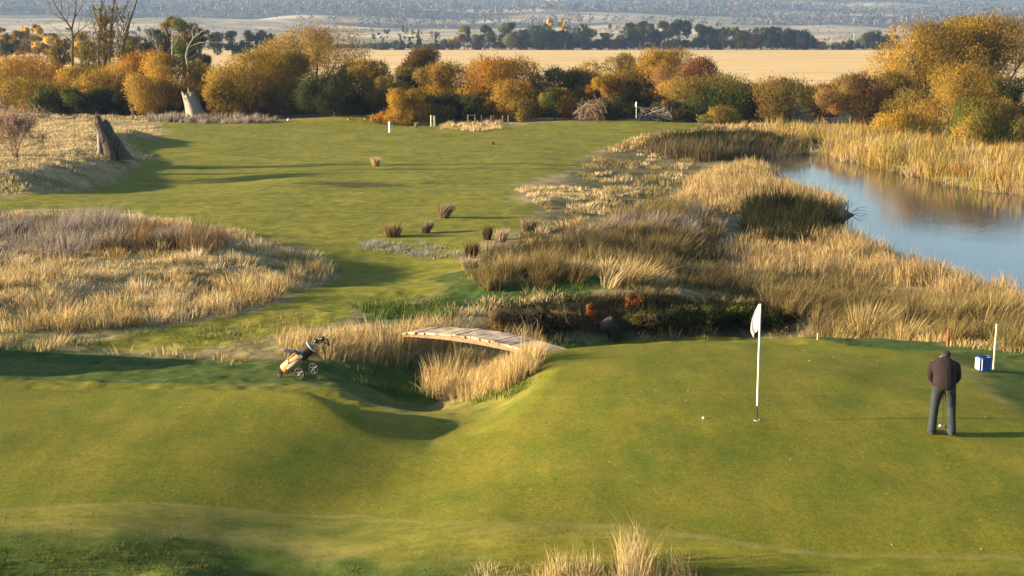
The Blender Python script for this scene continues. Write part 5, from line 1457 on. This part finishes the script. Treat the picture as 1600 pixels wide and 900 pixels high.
# flecks of fallen leaves on the green
n = 420
X_ = rng.uniform(-7, 10, n); Y_ = rng.uniform(18.3, 32, n)
k = sdf(GREEN, X_, Y_, 5) < -.1
X_, Y_ = X_[k], Y_[k]; n = len(X_)
P = np.stack([X_, Y_, height(X_, Y_) + .008], 1)
D = rng.normal(0, 1, (n, 3)); D[:, 2] *= .25
leaf_mesh_o = leaf_mesh('fallen_leaves', P, D, rng.uniform(.015, .045, n), rng.uniform(.010, .022, n), pick([(.36, .27, .12), (.22, .15, .06), (.45, .38, .24)], n), None)
tag(leaf_mesh_o, 'scattered pale leaf flecks on the near green', 'leaves', None, 'stuff')

# off to the left, outside the frame: what throws the shade at the lower left and along the fairway
for (xx, yy, lab) in ((-62, 88.5, 'slim dead trunk standing left of the fairway, nearer one'), (-60, 93.5, 'slim dead trunk standing left of the fairway, farther one')):
    r = empty('dead_tree', (xx, yy, hz(xx, yy)), lab, 'dead trunk', 'dead trunks left of the fairway')
    MB().tube([(0, 0, -.3), (.2, 0, 6), (-.1, 0, 13), (.2, 0, 19)], [.42, .34, .26, .08], 8).build('trunk', M_BARK, r)

# ---- haze ------------------------------------------------------------------------------
HAZE = 1.1e-4
m, N, L = new_mat('thin_haze')
pv = N.new('ShaderNodeVolumePrincipled'); pv.inputs['Color'].default_value = (.36, .57, 1, 1); pv.inputs['Density'].default_value = HAZE; pv.inputs['Anisotropy'].default_value = .0
o_ = N.new('ShaderNodeOutputMaterial'); L.new(pv.outputs[0], o_.inputs['Volume'])
mb = MB(); mb.box((0, 4150, 163), (37000, 9300, 356)); o = mb.build('haze', m, None, False)
tag(o, 'thin blue haze filling the air of the valley', 'haze', None, 'stuff')

# ---- camera, light, sky -------------------------------------------------------------------
cam = bpy.data.cameras.new('camera'); co = bpy.data.objects.new('camera', cam); COL.objects.link(co)
co.location = (0, 0, CAMH); co.rotation_euler = (PI / 2 - PITCH, 0, 0)
cam.sensor_width = 36; cam.lens = 36 * FPX / 1600; cam.clip_start = .1; cam.clip_end = 30000
scene.camera = co

sun = bpy.data.lights.new('sun', 'SUN'); sun.energy = 5.0; sun.angle = math.radians(.5); sun.color = (1, .80, .51)
so = bpy.data.objects.new('sun', sun); COL.objects.link(so); so.location = (-60, -10, 40)
so.rotation_euler = (-SUN_DIR).to_track_quat('-Z', 'Y').to_euler()
w = bpy.data.worlds.new('World'); scene.world = w; w.use_nodes = True
N = w.node_tree.nodes; L = w.node_tree.links
bgn = N.get('Background') or N.new('ShaderNodeBackground')
sky = N.new('ShaderNodeTexSky'); sky.sky_type = 'NISHITA'; sky.sun_disc = False
sky.sun_elevation = SUN_EL; sky.sun_rotation = SUN_AZ; sky.air_density = 1.0; sky.dust_density = 1.0; sky.ozone_density = 1.5
L.new(sky.outputs[0], bgn.inputs[0]); bgn.inputs[1].default_value = .062
scene.view_settings.view_transform = 'Standard'; scene.view_settings.look = 'None'
scene.view_settings.exposure = 2.0; scene.view_settings.gamma = 1
scene.cycles.use_denoising = True
scene.cycles.max_bounces = 6; scene.cycles.diffuse_bounces = 2; scene.cycles.glossy_bounces = 2; scene.cycles.volume_bounces = 0; scene.cycles.transparent_max_bounces = 4
